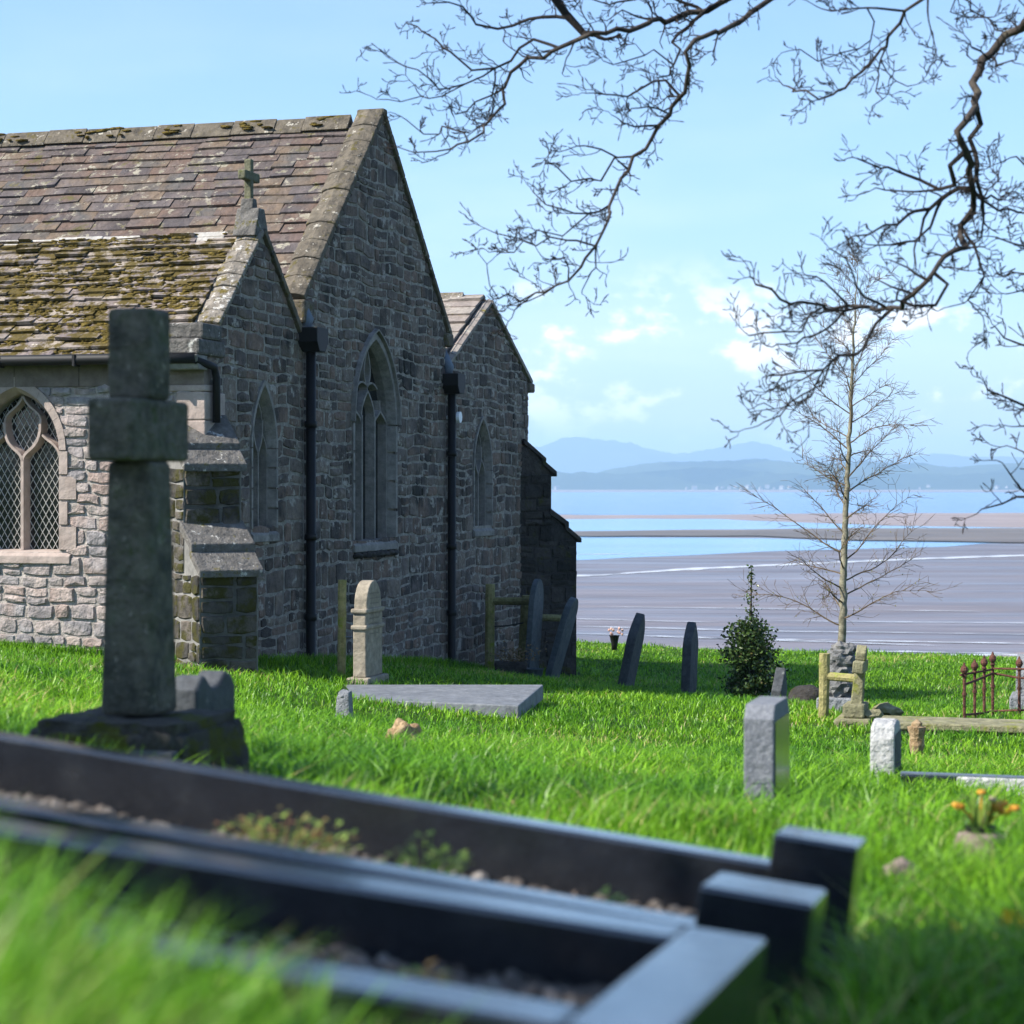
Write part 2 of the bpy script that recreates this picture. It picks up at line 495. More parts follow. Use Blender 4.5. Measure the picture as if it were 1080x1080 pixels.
def flat(name, mat, z, near, far, x0=-9000, x1=9000, n=160, label=None, amp=.03):
    """a sheet between two shore lines given as functions of the bearing u -> distance"""
    m = MB()
    us = np.linspace(-1.2, 1.2, n * 3)
    for i, u in enumerate(us):
        k1 = 1 + amp * mnoise.noise(Vector((u * 9, near(u) * .01, 1))) + amp * .5 * mnoise.noise(Vector((u * 40, near(u) * .01, 5)))
        k2 = 1 + amp * mnoise.noise(Vector((u * 9, far(u) * .01, 2))) + amp * .5 * mnoise.noise(Vector((u * 40, far(u) * .01, 7)))
        a, b = near(u) * k1, far(u) * k2
        b = max(b, a + .01)
        m.v += [(u * a, a, z), (u * b, b, z)]
        if i: m.f.append((2 * i - 2, 2 * i, 2 * i + 1, 2 * i - 1))
    return tag(m.build(name, mat), kind='structure')


def dist(py): return 12. * F / (py - HZ)
def uof(px): return (px - 540) / F
def lin(pairs):
    xs = [uof(p[0]) for p in pairs]; ys = [p[1] for p in pairs]
    return lambda u: dist(float(np.interp(u, xs, ys)))


m = MB()
for yy in (40, 80, 160, 400, 900, 2000, 5000, 9000, 15500):
    for xx in (-16500, -6000, -1500, -300, 0, 300, 1500, 6000, 16500): m.v.append((xx, yy, SEA))
m.f = [(j * 9 + i, j * 9 + i + 1, (j + 1) * 9 + i + 1, (j + 1) * 9 + i) for j in range(8) for i in range(8)]
tag(m.build('mudflat', M['mud']), kind='structure')
flat('sand', M['sand'], SEA + .01, lin([(0, 518.6), (1080, 518.6)]), lambda u: 13000.)
flat('water', M['water'], SEA + .02, lin([(500, 543), (1080, 543)]), lin([(500, 519), (1080, 519)]))
flat('sand_bar', M['sand'], SEA + .03, lin([(560, 547.5), (760, 547.5), (930, 554), (1100, 557)]), lin([(500, 543), (800, 542.5), (900, 541), (1100, 541)]))
flat('water', M['water_pale'], SEA + .02, lin([(500, 567), (700, 566), (800, 562), (950, 560), (1100, 557)]), lin([(500, 547), (760, 547), (930, 553.5), (1100, 556)]))
flat('mud_bank', M['mud_dark'], SEA + .25, lin([(500, 564), (620, 566), (800, 566), (900, 571), (1100, 573)]), lin([(500, 563), (620, 561), (800, 559), (900, 557.5), (1100, 558.5)]), amp=.02)
flat('water', M['water_pale'], SEA + .03, lin([(500, 594), (620, 590), (740, 585), (800, 582), (900, 580), (1000, 577), (1040, 573), (1100, 572)]), lin([(500, 565.5), (800, 567.5), (900, 571), (1000, 571.5), (1100, 571.8)]), amp=.015)


def foam(u0, u1, line, th, seed, gap=.0, n=420):
    """a broken line of surf or a glistening runnel: its width comes and goes"""
    m = MB()
    for i in range(n + 1):
        u = u0 + (u1 - u0) * i / n
        d0 = line(u); pyc = HZ + 12. * F / d0
        k = .62 + .55 * mnoise.noise(Vector((u * 30, seed, 0))) + .45 * mnoise.noise(Vector((u * 130, seed, 3.))) - gap
        k *= min(1., 6. * min(i / n, 1 - i / n))
        wv = .25 * th * mnoise.noise(Vector((u * 55, seed, 8.)))
        w_ = max(.015, k) * th / 2
        m.v += [(u * dist(pyc + wv + w_), dist(pyc + wv + w_), SEA + .06), (u * dist(pyc + wv - w_), dist(pyc + wv - w_), SEA + .06)]
        if i: m.f.append((2 * i - 2, 2 * i, 2 * i + 1, 2 * i - 1))
    return tag(m.build('foam', M['foam']), kind='structure')


foam(-.03, .40, lin([(480, 610), (620, 607.5), (720, 601), (800, 597.2), (880, 593.6), (980, 589.2), (1100, 585.5), (1400, 580)]), 2.6, 1.)
for k_, (pa, pb, ya, yb, th_) in enumerate([(590, 1000, 668, 682, 1.6), (700, 1300, 673, 683, 1.5), (560, 900, 660, 668, 1.0), (820, 1250, 666, 672, .9), (880, 1080, 687, 690, 2.0), (960, 1300, 692, 690, 2.4), (930, 1020, 695, 698, 1.6), (560, 760, 652, 657, .8), (800, 1200, 655, 659, .8), (600, 1100, 640, 646, .6), (600, 720, 585, 584, .8)]):
    foam(uof(pa), uof(pb), lin([(pa, ya), (pb, yb)]), th_, 3.3 + k_ * 2.7, .12)
flat('beach', M['sand'], SEA + .04, lin([(560, 720), (1100, 730)]), lin([(560, 684), (800, 689), (900, 691), (960, 700), (1010, 694), (1100, 687)]), amp=.01)


def ridge(name, mat, prof, D, depth, nu=260, nv=24, rough=.12, seed=1., base=SEA):
    """hills: prof = (px, py) silhouette seen at distance D, with a broad rounded cross section"""
    m = MB()
    xs = [(p[0] - 540) / F * D for p in prof]; hs = [-(p[1] - HZ) / F * D - base for p in prof]
    X = np.linspace(xs[0], xs[-1], nu)
    for j in range(nv):
        t = j / (nv - 1)
        for x in X:
            h = float(np.interp(x, xs, hs))
            prof_t = math.sin(math.pi * min(1, t * 1.0)) ** .8
            nn = mnoise.fractal(Vector((x / D * 22 + seed, t * 2.6, seed)), .75, 2.1, 8)
            z = h * prof_t * (1 + rough * nn) + h * .05 * nn * prof_t
            m.v.append((x, D + (t - .5) * depth, base - 6 + max(0, z + 6 * min(1, 8 * t * (1 - t) + .2))))
    m.f = [(j * nu + i, j * nu + i + 1, (j + 1) * nu + i + 1, (j + 1) * nu + i) for j in range(nv - 1) for i in range(nu - 1)]
    return tag(m.build(name, mat, smooth=True), kind='structure')


ridge('hill', M['hill'], [(200, 512), (480, 509), (560, 514), (600, 511), (625, 501), (650, 494), (690, 489.5), (730, 488), (780, 488.5), (840, 487), (900, 490), (960, 489), (1020, 491), (1080, 489.5), (1160, 492), (1300, 496), (1500, 505)], 6800, 1500, rough=.16, nu=900)
ridge('hill', M['hill'], [(100, 508), (400, 500), (540, 503), (600, 502), (680, 500), (800, 499), (1000, 501), (1200, 498), (1600, 506)], 6000, 500, rough=.35, seed=4., nu=900)
ridge('mountain', M['fell'], [(-200, 488), (300, 474), (500, 478), (570, 470), (600, 464), (622, 462), (640, 465), (663, 460.5), (685, 467), (706, 474), (740, 477), (790, 473), (850, 479), (900, 480), (960, 484), (1080, 483), (1300, 480), (1600, 490)], 12800, 2800, rough=.16, seed=2., nu=700)

# white houses along the far shore
mh = MB(); mh.box(-5, 5, -3.5, 3.5, 0, 5.2)
mr = MB(); mr.prism([(-4., 5.2), (4., 5.2), (0, 8.4)], lambda a, b, c: (c, a, b), -5.4, 5.4)
first = None
hp = [(566, .3), (572, 0), (579, .5), (586, .2), (752, .1), (757, .7), (764, .3), (770, .9), (776, .2), (783, .5), (789, 1.1), (796, .1), (803, .8), (810, .4), (818, .2), (826, .7), (720, .3), (728, 0), (960, .4), (969, 1.2), (1040, .5), (1050, .9)]
for i, (px, k) in enumerate(hp):
    D = 5600 + 60 * k
    if first is None:
        root = empty('white_house', (0, 0, 0)); first = root
        mh.build('wall', M['house_wall'], root); mr.build('roof', M['house_roof'], root)
    else:
        root = first.copy(); COL.objects.link(root)
        for c in list(first.children):
            d = c.copy(); COL.objects.link(d); d.parent = root
    root.location = ((px - 540) / F * D, D - 130, SEA + .3 + 5 * k); root.rotation_euler = (0, 0, i * 1.3)
    root.scale = (1 + .3 * math.sin(i * 2.3),) * 3
    tag(root, 'tiny white house on the far shore below the hazy hills', 'house', 'white houses on the far shore')

# ------------------------------------------------------------------ church   (local x = east, y = north, z = height above the lens)
ZB = -2.2
church = empty('church', (P0[0], P0[1], ZB), TH, 'grey rubble stone church with three east gables, slate roofs and pointed windows', 'church')
OFF = (0, 0, ZB)
ZG = -4.0                                       # walls run below the lawn
SW, NE = -2.95, 10.3
FE = lambda a, d, z: (d, a, z)                  # east wall:  along = y, outwards = +x
FS = lambda a, d, z: (a, SW - d, z)             # south wall: along = x, outwards = -y


def cb(m, name, mat, parent=church, **k):
    o = m.build(name, mat, parent, off=OFF if parent is church else None, **k)
    return o


def sub(m, name, mat, parent, **k):
    """sub-part of a church part: same frame as the part"""
    return m.build(name, mat, parent, off=OFF, **k)


class Arch:
    def __init__(s, c, w, zsill, zspring, zapex):
        s.c, s.w, s.z0, s.zs, s.za = c, w, zsill, zspring, zapex
        r = zapex - zspring
        s.R = (w * w + r * r) / (2 * w)

    def hw(s, z):
        if z < s.z0 or z > s.za: return 0.
        if z <= s.zs: return s.w
        return max(0., math.sqrt(max(0, s.R ** 2 - (z - s.zs) ** 2)) - (s.R - s.w))

    def grow(s, g, gb=0.): return Arch(s.c, s.w + g, s.z0 - gb, s.zs, s.za + g * 1.35)

    def outline(s, n=10):
        """left foot, up, apex, down to right foot"""
        L = [(-s.w, s.z0)] + [(-s.hw(s.zs + (s.za - s.zs) * math.sin(math.pi / 2 * i / n)), s.zs + (s.za - s.zs) * math.sin(math.pi / 2 * i / n)) for i in range(n + 1)]
        return [(s.c + a, z) for a, z in L] + [(s.c - a, z) for a, z in L[-2::-1]]


def subtract(iv, a, b):
    out = []
    for lo, hi in iv:
        if b <= lo or a >= hi: out.append((lo, hi)); continue
        if a > lo: out.append((lo, a))
        if b < hi: out.append((b, hi))
    return out


def masonry(stones, core, fn, iv, z0, z1, rowh=(.15, .32), sw=(.17, .46), relief=(.005, .022), seed=1, ivc=None):
    """coursed rubble: every stone a separate pillowed block over a mortar bed"""
    r = random.Random(seed)

    def fw(a, d, z):                              # courses wander a little
        return fn(a + .018 * mnoise.noise(Vector((a * 2.1, z * 2.3, seed))), d, z + .045 * mnoise.noise(Vector((a * 1.3, z * .9, seed + 7.))) + .02 * mnoise.noise(Vector((a * 3.7, z * 2., seed + 3.))))
    zz = z0
    while zz < z1:                                # mortar bed
        ze = min(z1, zz + .06)
        ic = ivc or iv
        A, B = ic(zz + 1e-4), ic(ze - 1e-4)
        if len(A) != len(B): A = B = ic((zz + ze) / 2)
        for (a0, a1), (b0, b1) in zip(A, B):
            core.add([fn(a0, 0, zz), fn(a1, 0, zz), fn(b1, 0, ze), fn(b0, 0, ze)], [(0, 1, 2, 3)])
        zz = ze
    z = z0
    while z < z1 - .03:
        h = rowh[0] + (rowh[1] - rowh[0]) * r.random() ** 1.3; ze = min(z1, z + h)
        if z1 - ze < .06: ze = z1
        A, B = iv(z + .004), iv(ze - .004)
        if len(A) != len(B): A = B = iv((z + ze) / 2)
        for (a0, a1), (b0, b1) in zip(A, B):
            if max(a1 - a0, b1 - b0) < .05: continue
            xs_, Lm = min(a0, b0), max(a1, b1)
            x = xs_; cuts = [x]
            while x < Lm:
                x += r.uniform(*sw) * (.8 + 1.2 * h); cuts.append(min(x, Lm))
            if len(cuts) > 2 and cuts[-1] - cuts[-2] < .1: cuts.pop(-2)
            for c0, c1 in zip(cuts[:-1], cuts[1:]):
                L0, L1 = min(max(c0, a0), a1), min(max(c1, a0), a1)
                U0, U1 = min(max(c0, b0), b1), min(max(c1, b0), b1)
                if max(L1 - L0, U1 - U0) < .06: continue
                if L1 - L0 < .035: L0, L1 = (L0, L0 + .035) if U0 <= L0 else (L1 - .035, L1)
                if U1 - U0 < .035: U0, U1 = (U0, U0 + .035) if L0 <= U0 else (U1 - .035, U1)
                rows = [(z, ze)]
                if h > .19 and r.random() < .38: zm = z + h * r.uniform(.4, .6); rows = [(z, zm), (zm, ze)]
                for (za, zb) in rows:
                    ta, tb = (za - z) / (ze - z), (zb - z) / (ze - z)
                    p00, p10 = L0 + (U0 - L0) * ta, L1 + (U1 - L1) * ta
                    p01, p11 = L0 + (U0 - L0) * tb, L1 + (U1 - L1) * tb
                    g = r.uniform(.0035, .011)
                    j = lambda: r.uniform(-.02, .02)
                    hh = zb - za; ww = p10 - p00
                    k_ = r.uniform(.8, 1.2)
                    ring = [(p00 + g, za + g), ((p00 + p10) / 2, za + g + j() * .6), (p10 - g, za + g), (p10 - g + min(0, j()), (za + zb) / 2),
                            (p11 - g, zb - g), ((p01 + p11) / 2, zb - g + j() * .6), (p01 + g, zb - g), (p01 + g + max(0, j()), (za + zb) / 2)]
                    ca, cz = (p00 + p10 + p01 + p11) / 4, (za + zb) / 2
                    cr = min(.04, .24 * min(hh, max(.02, ww)))
                    for q in (0, 2, 4, 6):       # knock the corners off
                        kx = r.uniform(.1, .9) * cr; kz = r.uniform(.1, .9) * cr
                        ring[q] = (ring[q][0] + (kx if ring[q][0] < ca else -kx) * .6, ring[q][1] + (kz if ring[q][1] < cz else -kz) * .6)
                    d = r.uniform(*relief); tl = (r.uniform(-.02, .02), r.uniform(-.02, .02))
                    vs = [fw(a, -.003, b) for a, b in ring]
                    for a, b in ring:
                        ia, ib = ca + (a - ca) * .90, cz + (b - cz) * .87
                        vs.append(fw(ia, max(.003, d * r.uniform(.6, 1.1) + tl[0] * (a - ca) + tl[1] * (b - cz)), ib))
                    vs.append(fw(ca + j(), d * r.uniform(1., 1.4), cz + j()))
                    fs = [(i, (i + 1) % 8, 8 + (i + 1) % 8, 8 + i) for i in range(8)] + [(8 + i, 8 + (i + 1) % 8, 16) for i in range(8)]
                    stones.add(vs, fs)
        z = ze


# openings
w_south = [Arch(-2.33 - 3.4 * i, .50, -.74, .40, 1.05) for i in range(3)]
w_sa = Arch(-1.28, .30, -.52, .45, 1.12)
w_ch = Arch(2.58, .76, -.74, .85, 1.92)
w_na = Arch(7.60, .42, -.66, .25, .98)


def iv_east(z):
    iv = []
    lo, hi = max(SW, -1.35 - (3.0 - z) / .95), min(0, -1.35 + (3.0 - z) / .95)
    if hi > lo: iv.append((lo, hi))
    lo, hi = max(0, 2.865 - (5.10 - z) / .96), min(5.73, 2.865 + (5.10 - z) / .96)
    if z < 2.3: lo, hi = 0, 5.73
    if hi > lo: iv.append((lo, hi))
    lo, hi = max(5.73, 8.02 - (2.9 - z) / .5), min(NE, 8.02 + (2.9 - z) / .5)
    if hi > lo: iv.append((lo, hi))
    for w in (w_sa, w_ch, w_na):
        g = w.grow(.1, .0)
        h = g.hw(z)
        if h > 0: iv = subtract(iv, g.c - h, g.c + h)
    return iv


def iv_south(z):
    iv = [(-14., 0.)]
    for w in w_south:
        g = w.grow(.14, .16)
        h = g.hw(z) + (.12 * ((int(math.floor(z / .26)) % 2)) if -.7 < z < .42 else 0)
        if -.9 < z < -.74: h = w.w + .22
        if g.hw(z) > 0 or -.9 < z < -.74: iv = subtract(iv, g.c - h, g.c + h)
    return iv


st, co = MB(), MB()
masonry(st, co, FE, iv_east, ZG, 5.1, seed=3, rowh=(.12, .30), sw=(.18, .52))
we = cb(co, 'wall', M['mortar_dark']); sub(st, 'stonework', M['rubble_shaded'], we)
st, co = MB(), MB()
def iv_bed(z):
    iv = [(-14., 0.)]
    for w in w_south:
        h = w.grow(.05, .02).hw(z)
        if h > 0: iv = subtract(iv, w.c - h, w.c + h)
    return iv


masonry(st, co, FS, iv_south, ZG, 1.12, seed=5, rowh=(.11, .225), sw=(.15, .40), relief=(.010, .036), ivc=iv_bed)
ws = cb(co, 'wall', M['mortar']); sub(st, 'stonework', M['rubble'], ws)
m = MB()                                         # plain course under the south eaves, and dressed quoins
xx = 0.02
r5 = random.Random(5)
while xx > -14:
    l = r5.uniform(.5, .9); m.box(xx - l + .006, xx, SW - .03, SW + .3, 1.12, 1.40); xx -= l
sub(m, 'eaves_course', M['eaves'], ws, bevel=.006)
m = MB()
m.box(-14.3, -14., SW, NE, ZG, 1.4)
m.prism([(0, 1.4), (5.73, 1.4), (5.73, 2.2), (2.865, 4.9), (0, 2.2)], lambda a, b, c: (c, a, b), -14.3, -14.)
m.box(-14., 0., NE - .4, NE, ZG, 1.55)
cb(m, 'wall', M['ashlar_grey'])
m = MB()                                         # thickness of the gables above the roofs
pr = lambda a, b, c: (c, a, b)
m.prism([(-2.9, 1.3), (-.02, 1.3), (-.02, 1.72), (-1.35, 2.98), (-2.9, 1.52)], pr, -.42, -.012)
m.prism([(.01, 2.1), (5.72, 2.1), (5.72, 2.30), (2.865, 5.03), (.01, 2.30)], pr, -.31, -.012)
m.prism([(5.75, 1.3), (10.28, 1.3), (10.28, 1.74), (8.02, 2.87), (5.75, 1.74)], pr, -.42, -.012)
cb(m, 'gable', M['ashlar_grey'])


def coping(name, ya, za, yb, zb, mat, x0=-.46, x1=.055, th=.10, n=7, roll=True):
    """a run of coping stones from (ya,za) up to (yb,zb)"""
    m = MB(); r = random.Random(int(abs(ya * 37 + zb * 11)))
    L = math.hypot(yb - ya, zb - za); dy, dz = (yb - ya) / L, (zb - za) / L
    ny, nz = (-dz, dy) if dy > 0 else (dz, -dy)
    for i in range(n):
        a, b = L * i / n + .006, L * (i + 1) / n - .006
        t = th * r.uniform(.9, 1.12); xa = x0 + r.uniform(-.02, .02); xm = (x0 + x1) / 2
        prof = [(xa, -.005), (x1, -.005), (x1, t * .75), (x1 - .06, t), (xm, t * 1.25), (xa + .06, t), (xa, t * .7)]
        m.prism(prof, lambda p, h, s: (p, ya + dy * s + ny * h, za + dz * s + nz * h), a, b)
    return cb(m, name, mat, bevel=.012)


coping('coping', -2.62, 1.79, -1.35, 2.99, M['coping_lichen'], n=8, x0=-.27, th=.07)
coping('coping', -.1, 1.815, -1.35, 3.0, M['coping'], n=5)
coping('coping', -.06, 2.30, 2.865, 5.10, M['coping'], x0=-.34, n=11, th=.10)
coping('coping', 5.86, 2.25, 2.865, 5.10, M['coping'], x0=-.34, n=11, th=.10)
coping('coping', 5.75, 1.80, 8.02, 2.94, M['slate_far'], x0=-.1, n=7, th=.06)
coping('coping', 10.42, 1.74, 8.02, 2.94, M['slate_far'], x0=-.1, n=7, th=.09)
for (y0, y1, z0, z1, x0) in ((-3.22, -2.5, 1.44, 1.62, -.55), (-3.12, -2.6, 1.62, 1.80, -.5), (-.13, .22, 2.02, 2.31, -.5), (5.62, 5.93, 2.1, 2.30, -.5), (10.2, 10.52, 1.60, 1.76, -.5), (2.79, 2.94, 5.07, 5.19, -.34)):
    m = MB(); m.box(x0, .07, y0, y1, z0, z1); cb(m, 'kneeler', M['weathering'] if y0 < -2 else M['coping'], bevel=.03)
m = MB(); m.prism([(-3.18, 1.28), (-2.96, 1.28), (-2.96, 1.44), (-3.25, 1.44)], pr, -.4, .05); cb(m, 'corbel', M['ashlar_grey'], bevel=.01)
m = MB(); m.prism([(-.05, 1.90), (.32, 1.90), (.22, 2.02), (-.08, 2.02)], pr, -.4, .05); cb(m, 'corbel', M['ashlar_grey'], bevel=.01)


def slates(m, y0, z0, y1, z1, x0, x1, row=.25, w=(.28, .58), th=.024, seed=1, lift=.012):
    """slates laid in courses from the eave (y0,z0) to the ridge (y1,z1), x from x1 (east) to x0 (west)"""
    r = random.Random(seed)
    S = math.hypot(y1 - y0, z1 - z0); uy, uz = (y1 - y0) / S, (z1 - z0) / S
    ny, nz = (-uz, uy) if uy > 0 else (uz, -uy)
    P = lambda x, s, h: (x, y0 + uy * s + ny * h, z0 + uz * s + nz * h)
    s = -.06; k = 0
    while s < S - .02:
        rh = row * (1.25 - .5 * max(0, s) / S) * r.uniform(.93, 1.07)
        x = x1 - r.uniform(0, .2)
        first = True
        while x > x0:
            ww = r.uniform(*w); xa, xb = x - ww + .004, x if not first else x1
            first = False
            t = th * r.uniform(.7, 1.5); lf = lift * r.uniform(0.3, 2.6)
            s0 = s + r.uniform(-.014, .014); s1 = min(S + .02, s + rh * 1.12)
            sk = r.uniform(-.01, .01)
            c = r.uniform(0, .03)
            bt = [P(xa, s0 + sk, lf), P(xb, s0 - sk, lf), P(xb, s1, -.012), P(xa, s1, -.012)]
            tp = [P(xa, s0 + sk + c * .3, lf + t), P(xb, s0 - sk + c * .3, lf + t * r.uniform(.8, 1.2)), P(xb, s1, -.012 + t), P(xa, s1, -.012 + t)]
            m.hexa(bt, tp)
            x -= ww
        s += rh; k += 1
    m.add([P(x0, -.04, -.02), P(x1, -.04, -.02), P(x1, S, -.02), P(x0, S, -.02)], [(0, 1, 2, 3)])
    return P, S


m = MB(); PS, SS = slates(m, -3.14, 1.42, -1.35, 2.97, -14.4, -.25, row=.14, seed=2, w=(.15, .40), lift=.02, th=.03)
rs = cb(m, 'roof', M['slate_lichen'])
m = MB()                                         # cushions of moss
for i in range(5200):
    x = random.uniform(-6, -.3); s = random.uniform(0, SS) ** 1.0
    k = mnoise.noise(Vector((x * 1.1, s * 2.2, 3.))) + .35 * mnoise.noise(Vector((x * 4, s * 7, 9.))) + .25 * (1 - s / SS) - .05
    if k < -.02: continue
    R = random.uniform(.012, .036) * (1 + .8 * k)
    p = PS(x, s, .035)
    m.blob(p, (R * random.uniform(1., 1.7), R * .8, R * .55), i, .5, 2.2, 1)
sub(m, 'moss', M['moss'], rs, smooth=True)['kind'] = 'stuff'
m = MB(); slates(m, -.02, 1.9, -1.35, 2.97, -14.4, -.44, row=.2, seed=4); cb(m, 'roof', M['slate'])
m = MB(); slates(m, -.03, 2.15, 2.865, 4.98, -14.4, -.32, row=.205, w=(.27, .56), seed=6, th=.024, lift=.010); rm = cb(m, 'roof', M['slate'])
m = MB()
for i in range(150):
    x = random.uniform(-10, -.5)
    if mnoise.noise(Vector((x * 1.3, 0, 4))) < -.05: continue
    o_ = random.uniform(0, 1); m.blob((x, 2.865 - .16 * o_, 5.12 - .14 * o_), (random.uniform(.03, .12), random.uniform(.025, .05), random.uniform(.012, .028)), i, .6, 2.4, 1)
sub(m, 'moss', M['moss'], rm, smooth=True)['kind'] = 'stuff'
m = MB(); slates(m, 5.76, 2.15, 2.865, 4.98, -14.4, -.46, row=.245, seed=8); cb(m, 'roof', M['slate'])
m = MB(); slates(m, 5.73, 1.86, 8.02, 3.04, -14.4, -.10, row=.34, w=(.3, .6), seed=9, th=.035); cb(m, 'roof', M['slate_far'])
m = MB(); slates(m, 10.48, 1.66, 8.02, 3.04, -14.4, -.10, row=.34, seed=10, th=.04); cb(m, 'roof', M['slate_far'])


def ridge_stones(y, z, mat, h=.09, l=(.4, .7), seed=1, half=.17):
    m = MB(); r = random.Random(seed); x = -.44
    while x > -14.4:
        ll = r.uniform(*l); dz = r.uniform(-.012, .012)
        m.prism([(y - half, z - half * .75 + dz), (y - half * .9, z - half * .55 + dz), (y, z + h + dz), (y + half * .9, z - half * .55 + dz), (y + half, z - half * .75 + dz)], pr, x - ll + .006, x)
        x -= ll
    return cb(m, 'ridge', mat, bevel=.012)


ridge_stones(-1.35, 2.97, M['mortar_white'], .05, seed=1, half=.13)
ridge_stones(2.865, 5.03, M['coping'], .10, seed=2)
ridge_stones(8.02, 3.06, M['coping_lichen'], .08, seed=3)


def ribbon(m, path, fn, wd, d0, d1):
    """a bar of width wd following a path in the wall plane, from depth d0 to d1"""
    n = len(path)
    L, R = [], []
    for i in range(n):
        a = path[max(0, i - 1)]; b = path[min(n - 1, i + 1)]
        tx, tz = b[0] - a[0], b[1] - a[1]; l = math.hypot(tx, tz) or 1
        nx_, nz_ = -tz / l * wd / 2, tx / l * wd / 2
        L.append((path[i][0] + nx_, path[i][1] + nz_)); R.append((path[i][0] - nx_, path[i][1] - nz_))
    vs = []
    for i in range(n):
        mx = path[i]
        vs += [fn(L[i][0], d0, L[i][1]), fn(mx[0] * .5 + L[i][0] * .5, d1, mx[1] * .5 + L[i][1] * .5), fn(mx[0] * .5 + R[i][0] * .5, d1, mx[1] * .5 + R[i][1] * .5), fn(R[i][0], d0, R[i][1])]
    fs = []
    for i in range(n - 1):
        o = i * 4
        for k in range(3): fs.append((o + k, o + k + 1, o + 5 + k, o + 4 + k))
    m.add(vs, fs)


def bez(p0, p1, p2, p3, n=10):
    out = []
    for i in range(n + 1):
        t = i / n; u = 1 - t
        out.append(tuple(u ** 3 * a + 3 * u * u * t * b + 3 * u * t * t * c + t ** 3 * d for a, b, c, d in zip(p0, p1, p2, p3)))
    return out


